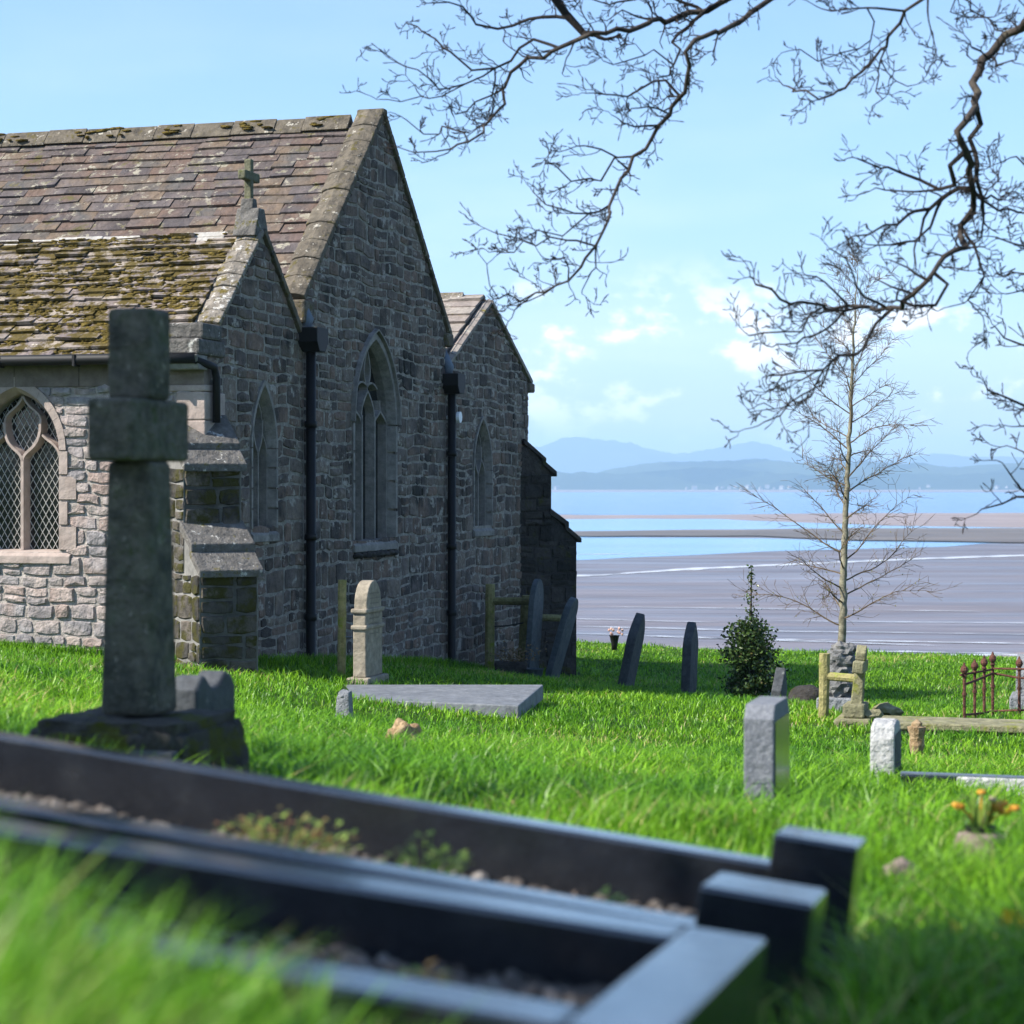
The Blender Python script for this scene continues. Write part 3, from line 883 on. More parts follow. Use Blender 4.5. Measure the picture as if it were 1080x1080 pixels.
def window(w, fn, mat, lights=2, lattice=True, ring=.14, depth=.26, jamb=True, hood=False):
    g = w.grow(ring)
    fr = MB()
    a, b = w.outline(10), g.outline(10)
    mid = w.grow(.055).outline(10)
    n = len(a)
    for i in range(n - 1):                       # voussoirs and jamb stones, each with its own joint
        t = .012
        def lerp(P, Q, k): return (P[0] + (Q[0] - P[0]) * k, P[1] + (Q[1] - P[1]) * k)
        steps = 4 if i in (0, n - 2) else 1
        for s_ in range(steps):
            k0, k1 = s_ / steps + t, (s_ + 1) / steps - t
            q = [lerp(b[i], b[i + 1], k0), lerp(b[i], b[i + 1], k1), lerp(mid[i], mid[i + 1], k1), lerp(mid[i], mid[i + 1], k0)]
            wd = 0.
            if jamb and steps > 1:
                e = .13 if s_ % 2 else .02
                sg = -1 if i == 0 else 1
                q[0] = (q[0][0] + sg * e, q[0][1]); q[1] = (q[1][0] + sg * e, q[1][1])
            q2 = [lerp(a[i], a[i + 1], k1), lerp(a[i], a[i + 1], k0)]
            fr.add([fn(*(p[0], .028, p[1])) for p in q] + [fn(p[0], -.02, p[1]) for p in q] + [fn(q2[0][0], -.10, q2[0][1]), fn(q2[1][0], -.10, q2[1][1])],
                   [(0, 1, 2, 3), (0, 4, 5, 1), (1, 5, 6, 2), (0, 3, 7, 4), (3, 2, 8, 9)])
        # reveal
        fr.add([fn(a[i][0], -.09, a[i][1]), fn(a[i + 1][0], -.09, a[i + 1][1]), fn(a[i + 1][0], -depth - .06, a[i + 1][1]), fn(a[i][0], -depth - .06, a[i][1])], [(0, 1, 2, 3)])
        fr.add([fn(b[i][0], -.015, b[i][1]), fn(b[i + 1][0], -.015, b[i + 1][1]), fn(a[i + 1][0], -.105, a[i + 1][1]), fn(a[i][0], -.105, a[i][1])], [(0, 1, 2, 3)])
    wr = cb(fr, 'window', mat)
    gl = MB()
    out = w.outline(10)
    gl.add([fn(p[0], -depth, p[1]) for p in out], [tuple(range(len(out)))])
    sub(gl, 'glass', M['glass'], wr)
    tr = MB()
    c, W_, z0, zs, za = w.c, w.w, w.z0, w.zs, w.za
    d0, d1 = -depth + .0, -depth + .13
    bw = .085 if W_ > .6 else (.075 if W_ > .4 else .06)
    if lights == 2:
        zm = zs - .12
        ribbon(tr, [(c, z0), (c, zm)], fn, bw, d0, d1)
        for sg in (-1, 1):
            ribbon(tr, bez((c, zm), (c + sg * .02, zm + .16), (c + sg * .47 * W_, zm + .10), (c + sg * .46 * W_, zs + .5 * (za - zs))), fn, bw * .85, d0, d1)
            ribbon(tr, bez((c + sg * .46 * W_, zs + .5 * (za - zs)), (c + sg * .46 * W_, zs + .72 * (za - zs)), (c + sg * .15 * W_, za - .2), (c, za - .02)), fn, bw * .6, d0, d1 - .015)
            ribbon(tr, bez((c + sg * .50 * W_, zm + .30), (c + sg * .62 * W_, zm + .22), (c + sg * .94 * W_, zm + .2), (c + sg * .97 * W_, zm)), fn, bw * .7, d0, d1 - .01)
            ribbon(tr, [(c + sg * (W_ - .015), z0), (c + sg * (W_ - .015), zs)], fn, bw * .6, d0, d1 - .01)
    else:
        for k in (-1 / 3, 1 / 3):
            ribbon(tr, [(c + k * W_, z0), (c + k * W_, zs + .1)], fn, bw, d0, d1)
        for k in (-2 / 3, 0, 2 / 3):
            cc = c + k * W_; hw_ = W_ / 3
            ztop = zs + .28 + (.16 if k == 0 else -.1)
            zb = zs - .05 + (.14 if k == 0 else 0)
            for sg in (-1, 1):
                ribbon(tr, bez((cc + sg * hw_, zb), (cc + sg * hw_, zb + .14), (cc + sg * hw_ * .4, ztop - .08), (cc, ztop)), fn, bw * .75, d0, d1 - .01)
            ribbon(tr, [(cc, ztop), (cc, zs + w.R * 0 + .55 if k == 0 else ztop + .15)], fn, bw * .6, d0, d1 - .02)
        for sg in (-1, 1):
            ribbon(tr, bez((c, zs + .5), (c + sg * .16, zs + .6), (c + sg * .30, zs + .55), (c + sg * .40, zs + .48)), fn, bw * .6, d0, d1 - .02)
            ribbon(tr, bez((c, zs + .5), (c + sg * .18, zs + .62), (c + sg * .14, za - .28), (c, za - .06)), fn, bw * .6, d0, d1 - .02)
            ribbon(tr, [(c + sg * (W_ - .02), z0), (c + sg * (W_ - .02), zs)], fn, bw * .6, d0, d1 - .01)
    sub(tr, 'tracery', mat, wr)
    if lattice:
        lt = MB()
        dz, dx, t = .135, .082, .0042
        for sg in (-1, 1):
            sl = sg * dz / dx
            k = -40
            while k < 60:
                zc0 = z0 + k * dz
                run = None
                N = 150
                for i in range(N + 1):
                    a_ = -W_ + 2 * W_ * i / N; z = zc0 + sl * (a_ + W_ * (1 if sg > 0 else 1))
                    inside = z0 < z < za and abs(a_) < w.hw(z) - .004
                    if inside:
                        if run is None: run = (a_, z)
                        last = (a_, z)
                    if (not inside or i == N) and run is not None:
                        if last[0] - run[0] > .01:
                            l = math.hypot(1, sl); ox, oz = -sl / l * t, 1 / l * t
                            D_ = -depth + .006
                            lt.add([fn(c + run[0] + ox, D_, run[1] + oz), fn(c + last[0] + ox, D_, last[1] + oz), fn(c + last[0] - ox, D_, last[1] - oz), fn(c + run[0] - ox, D_, run[1] - oz),
                                    fn(c + run[0], D_ + .006, run[1]), fn(c + last[0], D_ + .006, last[1])], [(0, 1, 5, 4), (4, 5, 2, 3)])
                        run = None
                k += 1
        sub(lt, 'lattice', M['came'], wr)
    si = MB()
    e = .2 if jamb else .1
    si.prism([(-.3, z0 + .01), (-.02, z0 - .01), (.05, z0 - .06), (.05, z0 - .15), (-.3, z0 - .15)], lambda d, z, a_: fn(a_, d, z), c - W_ - e, c + W_ + e)
    sub(si, 'sill', mat, wr, bevel=.01)
    if hood:
        hd = MB(); o2 = w.grow(ring + .03).outline(10)[1:-1]
        ribbon(hd, o2, fn, .05, -.01, .07); sub(hd, 'hood_mould', mat, wr)
    return wr


for w in w_south: window(w, FS, M['ashlar'], 2, True)
window(w_sa, FE, M['ashlar_east'], 2, False, .1, .19, jamb=False)
window(w_ch, FE, M['ashlar_east'], 3, False, .12, .21, jamb=False, hood=True)
window(w_na, FE, M['ashlar_east'], 2, False, .1, .19, jamb=False)
# rough sill brackets under the chancel window
m = MB()
for i in range(9): m.blob((.02, 1.85 + i * .18, -.93), (.06, .13, .05), i, .6, 2.6, 2)
cb(m, 'sill_course', M['rubble_black'], smooth=True)


def buttress(cx, cy, dx, dy, faces_mat, mortar_mat, wmat, seed):
    """diagonal buttress: local p outwards along (dx,dy), q across"""
    tx, ty = -dy, dx
    fn = lambda q, p, z: (cx + dx * p + tx * q, cy + dy * p + ty * q, z)
    hw = .335
    P1, P2, P0_ = .95, .45, .0
    core = MB(); stn = MB()
    for (p0, p1, za, zb) in ((-.35, P1, ZG, -.95), (-.35, P2, -.95, .2)):
        core.prism([(-hw + .01, za), (hw - .01, za), (hw - .01, zb), (-hw + .01, zb)], lambda a, b, c: fn(a, c, b), p0, p1 - .01)
        sd = random.Random(seed)
        cc = MB()
        masonry(stn, core, lambda a, d, z, p=p1: fn(a, p + d - .01, z), lambda z: [(-hw, hw)], za, zb, rowh=(.2, .32), sw=(.2, .5), relief=(.01, .03), seed=seed)
        for sg in (-1, 1):
            masonry(stn, cc, lambda a, d, z, sg=sg: fn(sg * (hw + d - .01), a, z), lambda z, p=p1, q=p0: [(q, p)], za, zb, rowh=(.2, .32), sw=(.2, .5), relief=(.01, .03), seed=seed + sg)
    core.prism([(-.35, .2), (P2 - .02, .2), (.02, .66), (-.35, .66)], lambda a, b, c: fn(c, a, b), -hw + .01, hw - .01)
    core.prism([(-.2, -.95), (P1 - .02, -.95), (P2, -.47), (-.2, -.47)], lambda a, b, c: fn(c, a, b), -hw + .01, hw - .01)
    bo = cb(core, 'buttress', mortar_mat)
    sub(stn, 'stonework', faces_mat, bo)
    for prof in ([(1.03, -.99), (1.03, -.91), (.70, -.66), (.70, -.76)], [(.78, -.72), (.78, -.63), (.40, -.38), (.40, -.50)],
                 [(.54, .15), (.54, .24), (.26, .45), (.26, .36)], [(.33, .40), (.33, .47), (-.1, .80), (-.1, .70)]):
        m = MB(); m.prism(prof, lambda a, b, c: fn(c, a, b), -hw - .035, hw + .035)
        sub(m, 'weathering', wmat, bo, bevel=.012)
    return bo


s2 = math.sqrt(.5)
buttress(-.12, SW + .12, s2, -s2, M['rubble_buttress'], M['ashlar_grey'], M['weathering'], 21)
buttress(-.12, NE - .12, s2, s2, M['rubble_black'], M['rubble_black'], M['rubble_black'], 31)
# ashlar quoins at the south east angle
m = MB(); z = ZG; r6 = random.Random(3); i = 0
while z < 1.1:
    h = r6.uniform(.24, .36); a = .55 if i % 2 else .32
    m.box(-a, .032, SW - .034, SW - .034 + (.32 if i % 2 else .55), z + .006, min(1.12, z + h)); z += h; i += 1
cb(m, 'quoin', M['ashlar'], bevel=.015)

# gutter and pipes
m = MB(); m.tube([(-14.4, SW - .26, 1.44), (-.6, SW - .26, 1.405), (.02, SW - .26, 1.40)], .062, 10)
gu = cb(m, 'gutter', M['black_iron'], smooth=True)
for i in range(14):
    m = MB(); m.box(-.5 - i * .95, -.47 - i * .95, SW - .33, SW - .19, 1.33, 1.46)
    sub(m, 'bracket', M['black_iron'], gu)
m = MB(); m.tube([(.02, SW - .26, 1.38), (.08, SW + .1, 1.32), (.09, SW + .14, 1.2), (.09, SW + .14, .70)], .045, 8)
cb(m, 'downpipe', M['black_iron'], smooth=True)
for (y, zt, zb) in ((.0, 1.72, -2.5), (5.72, 1.44, -3.3)):
    m = MB(); m.tube([(.10, y, zt), (.10, y, zb + .1), (.2, y, zb)], .062, 10)
    for z in (zt - 1.0, zt - 2.4, zt - 3.4): m.tube([(.10, y, z), (.10, y, z + .08)], .078, 10)
    dp = cb(m, 'downpipe', M['black_iron'], smooth=True)
    m = MB(); m.prism([(-.10, 0), (.10, 0), (.19, .12), (.19, .30), (-.19, .30), (-.19, .12)], lambda a, b, c: (c, y + a, zt - .06 + b), .0, .26)
    sub(m, 'hopper', M['black_iron'], dp, bevel=.01)
    m = MB(); m.tube([(.02, y, zt + .20), (.05, y, zt + .34), (-.05, y, zt + .62)], [.07, .09, .05], 8)
    sub(m, 'lead_flashing', M['lead'], dp, smooth=True)
m = MB(); m.tube([(.17, 5.78, 1.03), (.22, 5.78, 1.03)], .085, 14); m.tube([(.0, 5.78, 1.03), (.17, 5.78, 1.03)], .03, 8)
cb(m, 'wall_lamp', M['white_plastic'])
# finial cross on the south aisle gable
m = MB(); y, z = -1.35, 3.04
m.prism([(-.22, -.1), (.22, -.1), (.08, .24), (-.08, .24)], lambda a, b, c: (c, y + a, z + b), -.27, .02)
m.prism([(-.085, .22), (.085, .22), (.055, .36), (-.055, .36)], lambda a, b, c: (c, y + a, z + b), -.23, -.07)
fb = cb(m, 'finial', M['weathering'], bevel=.015)
m = MB(); m.box(-.195, -.105, y - .045, y + .045, z + .34, z + .83); m.box(-.20, -.10, y - .22, y + .22, z + .57, z + .68)
sub(m, 'finial_cross', M['finial_stone'], fb, bevel=.015)

# ------------------------------------------------------------------ graves
HOLES = []                                     # (origin xy, angle, x0, x1, y0, y1): no grass grows here
HOLES.append((P0, TH, -14.5, 0.0, SW, NE))
HOLES.append((P0, TH, -.05, .5, SW - .55, SW + .15))


def place(px, py, D, rz=TH, sink=.05):
    p = W(px, py, D)
    g = gz(p.x, p.y)
    return Vector((p.x, p.y, g - 0.0)), p


def stone_at(name, px, py, D, label, cat='headstone', rz=TH, group=None, lean=(0, 0), usepix=True):
    p = W(px, py, D)
    r = empty(name, (p.x, p.y, p.z), rz, label, cat, group)
    r.rotation_euler = (lean[0], lean[1], rz)
    return r


def prof_ext(poly, th, y=False):
    """poly in (y,z) face outline, extruded in x by thickness th"""
    m = MB(); m.prism(poly, lambda a, b, c: (c, a, b), -th / 2, th / 2); return m


def arch_poly(w, h, spring, pointed=0., n=10, bot=-.35):
    """headstone outline in (y,z): straight sides up to 'spring', then a round or pointed head"""
    P = [(-w / 2, bot), (w / 2, bot), (w / 2, spring)]
    for i in range(1, n):
        t = math.pi * i / n
        y = w / 2 * math.cos(t); s = math.sin(t)
        z = spring + (h - spring) * (s if not pointed else (1 - abs(y) / (w / 2)) ** pointed)
        P.append((y, z))
    P.append((-w / 2, spring))
    return P


# --- foreground kerb sets: polished dark granite, stepping down the slope
e_s = Vector((E2[0], E2[1], -.115)).normalized(); n_t = Vector((N2[0], N2[1], -.055))
n_s = (n_t - e_s * n_t.dot(e_s)).normalized(); u_s = e_s.cross(n_s)


def frame_mat(o, slope=.115):
    e_ = Vector((E2[0], E2[1], -slope)).normalized(); n_ = (n_t - e_ * n_t.dot(e_)).normalized(); u_ = e_.cross(n_)
    return Matrix(((e_.x, n_.x, u_.x, o.x), (e_.y, n_.y, u_.y, o.y), (e_.z, n_.z, u_.z, o.z), (0, 0, 0, 1)))


def kerb_set(o, L, Wd, rw, gdep, label, posts, h=.22, slope=.115, endz=0.):
    mt = frame_mat(o, slope)
    root = empty('grave_kerb', o, 0, label, 'grave kerb', 'polished dark granite grave kerbs', mat=mt)
    E = .012
    for (x0, x1, y0, y1) in ((-L, -rw - .002, -rw, 0), (-L, -rw - .002, -Wd, -Wd + rw), (-rw, 0, -Wd, 0), (-L - rw, -L - .002, -Wd, 0)):
        m = MB(); m.box(x0, x1, y0, y1, -h, endz if x0 == -rw else 0); m.build('rail', M['granite'], root, bevel=.008, seg=3)
    m = MB(); m.box(-L - rw - .05, .085, -Wd - .06, .05, -h - .14, -h + .015); m.build('plinth', M['granite_side'], root, bevel=.01)
    if posts:
        for (x, y, s) in posts:
            m = MB(); m.box(x - s, x, y - s, y, -h - .08, .078); m.build('post', M['granite'], root, bevel=.008, seg=3)
    HOLES.append(((o.x, o.y), TH, -L - rw - .06, .12, -Wd - .06, .06))
    # chippings
    g = MB(); r = random.Random(int(L * 100))
    nxg = 40
    for i in range(nxg + 1):
        for j in range(13):
            x = -L + (L - rw) * i / nxg; y = -Wd + rw + (Wd - 2 * rw) * j / 12
            g.v.append((x, y, -gdep - .012 + .018 * mnoise.noise(Vector((x * 4, y * 4, L)))))
    g.f = [(i * 13 + j, (i + 1) * 13 + j, (i + 1) * 13 + j + 1, i * 13 + j + 1) for i in range(nxg) for j in range(12)]
    for i in range(2600):
        x = r.uniform(-L, -rw); y = r.uniform(-Wd + rw, -rw); q = r.uniform(.006, .016) * (1.3 if r.random() < .12 else 1)
        g.blob((x, y, -gdep - .004 + .018 * mnoise.noise(Vector((x * 4, y * 4, L)))), (q * r.uniform(.8, 1.3), q * r.uniform(.8, 1.3), q * .75), i, .4, 1.5, 1)
    go = g.build('gravel', M['gravel']); go.matrix_world = mt
    tag(go, kind='stuff')
    return root, mt


O1 = W(812, 905, 4.62) + e_s * .17
O2 = W(810, 989, 3.20)
k1, mt1 = kerb_set(O1, 2.35, 1.0, .10, .13, 'dark polished grave kerb with two square corner posts', [(.035, .0, .18), (.055, -.825, .20)], endz=-.165)
k2, mt2 = kerb_set(O2, 2.2, .80, .125, .095, 'low dark polished grave kerb without posts beside the long grass', None, slope=.095)


def weed(name, mt, x, y, z, R, mats, label, n=70, seed=1, hgt=.09):
    r = random.Random(seed); p = mt @ Vector((x, y, z))
    root = empty(name, p, 0, label, 'weed')
    for k, mat in enumerate(mats):
        m = MB()
        for i in range(n):
            a = r.uniform(0, 6.28); q = R * math.sqrt(r.random()); h = hgt * r.uniform(.2, 1) * (1 - .5 * q / R)
            c = Vector((q * math.cos(a), q * math.sin(a), h)); s = r.uniform(.009, .02)
            t = Vector((math.cos(a + r.uniform(-1, 1)), math.sin(a + r.uniform(-1, 1)), r.uniform(-.2, .8))).normalized(); w = t.cross(Vector((0, 0, 1))).normalized() * .45
            m.add([c, c + (t * .5 + w) * s, c + t * s * 1.2, c + (t * .5 - w) * s], [(0, 1, 2, 3)])
            if i % 3 == 0: m.tube([Vector((q * .3 * math.cos(a), q * .3 * math.sin(a), -.01)), c], .0012, 3)
        m.build('leaves', mat, root)
    return root


weed('weed', mt1, -1.17, -.40, -.12, .17, [M['weed'], M['weed_red']], 'reddish green weed low in the gravel behind the long dark rails', 140, 3, .12)
weed('weed', mt1, -.82, -.45, -.12, .10, [M['weed']], 'round green weed in the gravel in front of the grey slate shadow', 170, 4, .13)['label'] = 'round dark green weed in the gravel halfway along the rear grave'
weed('weed', mt1, -.40, -.62, -.12, .10, [M['weed']], 'bright yellow-green weed in the gravel near the two corner posts', 130, 5, .10)
weed('weed', mt2, -.42, -.42, -.09, .05, [M['weed'], M['weed_red']], 'small red-stemmed weed in the gravel of the nearer grave, close to its corner', 24, 6, .06)
weed('weed', mt2, -.95, -.42, -.09, .08, [M['weed']], 'thin green weed in the gravel of the nearer grave, beside the tall grass', 80, 7, .12)
weed('weed', mt2, -.72, -.55, -.09, .06, [M['weed']], 'small pale weed in the middle of the nearer grave', 70, 8, .09)
m = MB(); m.blob((0, 0, 0), (.03, .025, .02), 3, .2, 1.5, 2)
lf = m.build('fallen_leaf', M['petal_yellow']); lf.location = mt1 @ Vector((-.20, -.55, -.085)); tag(lf, 'yellow bloom lying on the gravel between the two corner posts', 'flower')


def stone_cross(root, h, w, t, arm, za, zb, mat, flare=1.25, bevel=.02):
    m = MB(); f = flare
    m.hexa([(-t / 2 * f, -w / 2 * f, 0), (t / 2 * f, -w / 2 * f, 0), (t / 2 * f, w / 2 * f, 0), (-t / 2 * f, w / 2 * f, 0)],
           [(-t / 2, -w / 2, za), (t / 2, -w / 2, za), (t / 2, w / 2, za), (-t / 2, w / 2, za)])
    m.build('shaft', mat, root, bevel=bevel, seg=3)
    m = MB()
    m.box(-t / 2 - .004, t / 2 + .004, -arm, arm, za, zb)
    m.hexa([(-t / 2 + .001, -w / 2, zb), (t / 2 - .001, -w / 2, zb), (t / 2 - .001, w / 2, zb), (-t / 2 + .001, w / 2, zb)],
           [(-t / 2, -w / 2 * 1.02, h), (t / 2, -w / 2 * 1.02, h), (t / 2, w / 2 * 1.02, h), (-t / 2, w / 2 * 1.02, h)])
    m.build('cross_head', mat, root, bevel=bevel, seg=3)


def rough_box(x0, x1, y0, y1, z0, z1, amp, freq, n=14):
    bm = bmesh.new(); bmesh.ops.create_cube(bm, size=1)
    bmesh.ops.bevel(bm, geom=bm.edges[:], offset=.06, segments=2, affect='EDGES')
    bmesh.ops.subdivide_edges(bm, edges=bm.edges[:], cuts=n, use_grid_fill=True)
    m = MB()
    for v in bm.verts:
        p = Vector((x0 + (v.co.x + .5) * (x1 - x0), y0 + (v.co.y + .5) * (y1 - y0), z0 + (v.co.z + .5) * (z1 - z0)))
        d = Vector((v.co.x, v.co.y, v.co.z)).normalized()
        k = mnoise.noise(p * freq) * amp + mnoise.noise(p * freq * 3.1) * amp * .4
        if d.z > .6: k = -abs(k) * .6
        m.v.append(tuple(p + d * k))
    bm.verts.index_update(); m.f = [tuple(v.index for v in f.verts) for f in bm.faces]; bm.free()
    return m


# --- the tall mossy cross
p = W(147, 752, 7.5)
cr = empty('stone_cross', (p.x, p.y, p.z), TH, 'tall dark mossy stone cross on a rough block behind the black kerb', 'grave cross')
stone_cross(cr, 1.45, .175, .17, .235, .905, 1.125, M['cross_dark'], 1.22)
m = rough_box(-.31, .30, -.30, .30, -.62, -.003, .05, 6.)
m.build('base', rock('cross_base', [(.035, .032, .027), (.08, .074, .062)], 8, bump=1., bscale=25, moss=((.07, .075, .010), .48, 5.)), cr, smooth=True)
m = MB(); m.box(.13, .29, -.335, -.285, -.30, -.09); m.build('plaque', M['slate_dark'], cr, bevel=.008)
HOLES.append(((p.x, p.y), TH, -.33, .33, -.3, .3))

r = stone_at('headstone', 214, 800, 8.9, 'small dark headstone with scooped shoulder close behind the tall cross')
r.location.z -= .12
m = prof_ext([(-.2, -.3), (.2, -.3), (.2, .42), (.16, .47), (.10, .49), (.03, .44), (-.04, .43), (-.11, .49), (-.16, .48), (-.2, .43)], .13)
m.build('slab', M['slate_dark'], r, bevel=.02, seg=3)

# --- middle distance
r = stone_at('headstone', 809, 868, 9., 'grey speckled headstone with chamfered top standing behind the corner posts')
m = prof_ext([(-.22, -.3), (.22, -.3), (.22, .47), (.17, .53), (-.17, .53), (-.22, .47)], .127); m.build('slab', M['granite_speckle'], r, bevel=.006)
m = MB(); m.box(.0645, .068, -.195, .195, .04, .46); m.build('polished_face', M['granite'], r)
r = stone_at('headstone', 934, 826, 13., 'small pale rough granite headstone at the end of a kerb')
m = prof_ext([(-.2, -.3), (.2, -.3), (.2, .30), (.15, .385), (.0, .405), (-.15, .385), (-.2, .30)], .15); m.build('slab', M['stone_pale'], r, bevel=.022, seg=2)
m = MB(); m.box(.0755, .079, -.175, .175, .05, .32); m.build('polished_face', M['slate_dark'], r)

r = stone_at('headstone', 388, 722, 23., 'tan sandstone headstone with rounded top and moulded shoulders in front of the chancel')
P = [(-.27, .10), (.27, .10), (.27, .78), (.235, .81), (.235, .86)] + [(.235 * math.cos(math.pi * i / 12), .88 + .27 * math.sin(math.pi * i / 12)) for i in range(13)] + [(-.235, .86), (-.235, .81), (-.27, .78)]
m = prof_ext(P, .15); m.build('slab', M['stone_tan'], r, bevel=.012)
m = MB(); m.box(-.13, .13, -.34, .34, -.3, .10); m.build('base', M['stone_tan'], r, bevel=.02)
m = MB()
for z in (.62, .80): m.box(-.095, .095, -.295, .295, z, z + .05)
m.build('moulding', M['stone_tan'], r, bevel=.015)
rr = random.Random(4); ink = plain('inscription', (.15, .13, .10), .9)
for i in range(9):                               # worn, unreadable lines of an inscription
    m = MB(); y = -.17 + rr.uniform(0, .04); z = 1.0 - i * .055; z += .012
    P_ = []
    while y < .15:
        P_.append((y, z + rr.uniform(0, .011))); P_.append((y + .012, z - rr.uniform(0, .011))); y += .02
    for (ya, za), (yb, zb) in zip(P_[:-1], P_[1:]):
        m.add([(.0762, ya, za - .004), (.0762, yb, zb - .004), (.0762, yb, zb + .004), (.0762, ya, za + .004)], [(0, 1, 2, 3)])
    m.build('inscription_line', ink, r)

r = stone_at('stone_marker', 363, 763, 18., 'small grey stub of stone standing in the grass in front of the flat slab', 'stone marker')
m = MB(); m.hexa([(-.075, -.06, -.1), (.075, -.06, -.1), (.08, .07, -.1), (-.075, .07, -.1)], [(-.055, -.05, .24), (.06, -.05, .28), (.06, .05, .29), (-.06, .05, .26)])
m.blob((0, 0, .24), (.062, .056, .06), 3, .2, 2, 2); m.build('slab', M['stone_grey'], r, bevel=.02)
p = W(426, 786, 14)
m = MB(); m.blob((0, 0, 0), (.115, .09, .11), 5, .55, 1.7, 4)
o = m.build('boulder', M['lumpstone'], smooth=True); o.location = p + Vector((0, 0, .055)); tag(o, 'brown lumpy stone lying alone in the grass', 'stone')

# flat ledger slab
C = [W(547, 744, 20.0), W(573, 722, 22.3), W(338, 722, 22.6), W(318, 735, 20.8)]
c0 = sum(C, Vector()) / 4
m = MB(); dz = Vector((0, 0, -.16))
m.hexa([c - c0 + dz for c in (C[3], C[0], C[1], C[2])], [c - c0 for c in (C[3], C[0], C[1], C[2])])
root = empty('ledger_slab', c0 + dz, 0, 'flat grey grave slab lying in the grass before the church', 'grave slab')
o = m.build('slab', M['slab'], root, off=dz, bevel=.012)
LEDGER = [(c.x, c.y) for c in (C[0], C[1], W(368, 722, 22.6), W(352, 735, 20.8))]

# --- beside the church in its shadow
def post(root, a, b, r, mat, name='post', n=7, top=True):
    m = MB(); a = Vector(a); b = Vector(b)
    q = [a.lerp(b, i / n) + Vector((random.uniform(-1, 1), random.uniform(-1, 1), 0)) * r * .06 for i in range(n + 1)]
    m.tube(q, [r * random.uniform(.96, 1.04) for _ in q], 9)
    return m.build(name, mat, root, bevel=.006)


p = W(360, 714, 23.6)
r = empty('wooden_post', p, 0, 'mossy round wooden post standing beside the tan headstone', 'post')
post(r, (0, 0, -.2), (.01, 0, 1.10), .05, M['timber'])
m = MB(); m.tube([(0, 0, .46), (.16, -.04, .45), (.3, -.1, .45)], .008, 5); m.build('wire', M['lead'], r)
p = W(516, 714, 32.5)
r = empty('wooden_support', p, 0, 'dark timber frame of two posts and rails against the aisle buttress', 'timber frame')
def L(px, py, D): return W(px, py, D) - p
post(r, L(516, 720, 32.5), L(517, 616, 32.5), .075, M['timber'])
post(r, L(551, 716, 32.9), L(556, 628, 32.9), .095, M['timber_dark'])
post(r, L(518, 634, 32.5), L(563, 634, 32.4), .062, M['timber_dark'], 'rail')
post(r, L(558, 651, 32.7), L(598, 652, 33.4), .055, M['timber_dark'], 'rail')
m = MB(); m.tube([L(516, 661, 32.5), L(535, 660, 32.5), L(556, 656, 32.9)], .012, 5); m.build('wire', M['black_iron'], r)
r = stone_at('headstone', 560, 716, 32.2, 'thin bluish slate headstone leaning on the dark timber frame', lean=(0, math.radians(4)))
m = prof_ext(arch_poly(.55, 1.55, 1.15), .09); m.build('slab', M['slate_blue'], r, bevel=.01)
r = stone_at('headstone', 581, 718, 32.6, 'long grey headstone tilted steeply against the dark stepped buttress', lean=(0, math.radians(16)))
m = prof_ext(arch_poly(.6, 1.36, 1.0), .10); m.build('slab', M['slate_blue'], r, bevel=.012)
p = W(541, 713, 31.8)
r = empty('flower_trough', p, 0, 'dark trough of withered flowers at the foot of the timber frame', 'flower trough')
m = MB(); m.box(-.28, .22, -.14, .14, -.05, .22); m.build('trough', M['rubble_black'], r, bevel=.03)
m = MB(); rr = random.Random(9)
for i in range(260):
    c = Vector((rr.gauss(.05, .18), rr.gauss(0, .1), .22 + abs(rr.gauss(0, .13)))); s = rr.uniform(.02, .05)
    t = Vector((rr.uniform(-1, 1), rr.uniform(-1, 1), rr.uniform(-.2, 1))).normalized(); w_ = t.orthogonal().normalized() * .5
    m.add([c, c + (t * .5 + w_) * s, c + t * s, c + (t * .5 - w_) * s], [(0, 1, 2, 3)])
m.build('withered_leaves', M['dead'], r)
p = W(563, 719, 31.7)
m = MB(); m.lathe([(.10, -.05), (.12, .02), (.145, .19), (.16, .2), (.15, .2), (.13, .16)], 14); o = m.build('flower_pot', M['slate_blue'], smooth=True); o.location = p
tag(o, 'plain grey pot beside the trough of withered flowers', 'flower pot')

# --- dark leaning headstones on the slope
r = stone_at('headstone', 659, 728, 32., 'tall dark headstone leaning well over towards the sea', lean=(math.radians(1), math.radians(12)))
m = prof_ext(arch_poly(.62, 1.22, .78, .55), .14); m.build('slab', M['slate_dark'], r, bevel=.02)
r = stone_at('headstone', 726, 735, 30., 'dark upright pointed headstone between the leaning one and the holly bush', lean=(0, math.radians(2.5)))
m = prof_ext(arch_poly(.55, 1.09, .72, .6), .13); m.build('slab', M['slate_dark'], r, bevel=.02)
r = stone_at('headstone', 821, 741, 27., 'short dark pointed headstone just to the right of the holly bush', lean=(0, math.radians(4)))
m = prof_ext(arch_poly(.5, .46, .18, 1.0), .13); m.build('slab', M['slate_dark'], r, bevel=.015)
r = stone_at('headstone', 806, 738, 29.4, 'grey headstone half hidden behind the holly bush', lean=(0, math.radians(-1)))
m = prof_ext(arch_poly(.5, .62, .4), .12); m.build('slab', M['stone_grey'], r, bevel=.015)
p = W(853, 742, 26.)
m = MB(); m.blob((0, 0, 0), (.24, .2, .2), 8, .35, 1.5, 3); o = m.build('boulder', M['rubble_black'], smooth=True); o.location = p + Vector((0, 0, .05))
tag(o, 'dark squat boulder in the grass behind the wooden post and rail', 'stone')
p = W(648, 680, 40.5)
r = empty('flower_vase', p, 0, 'small vase of pale pink flowers on the brow of the lawn', 'flower vase')
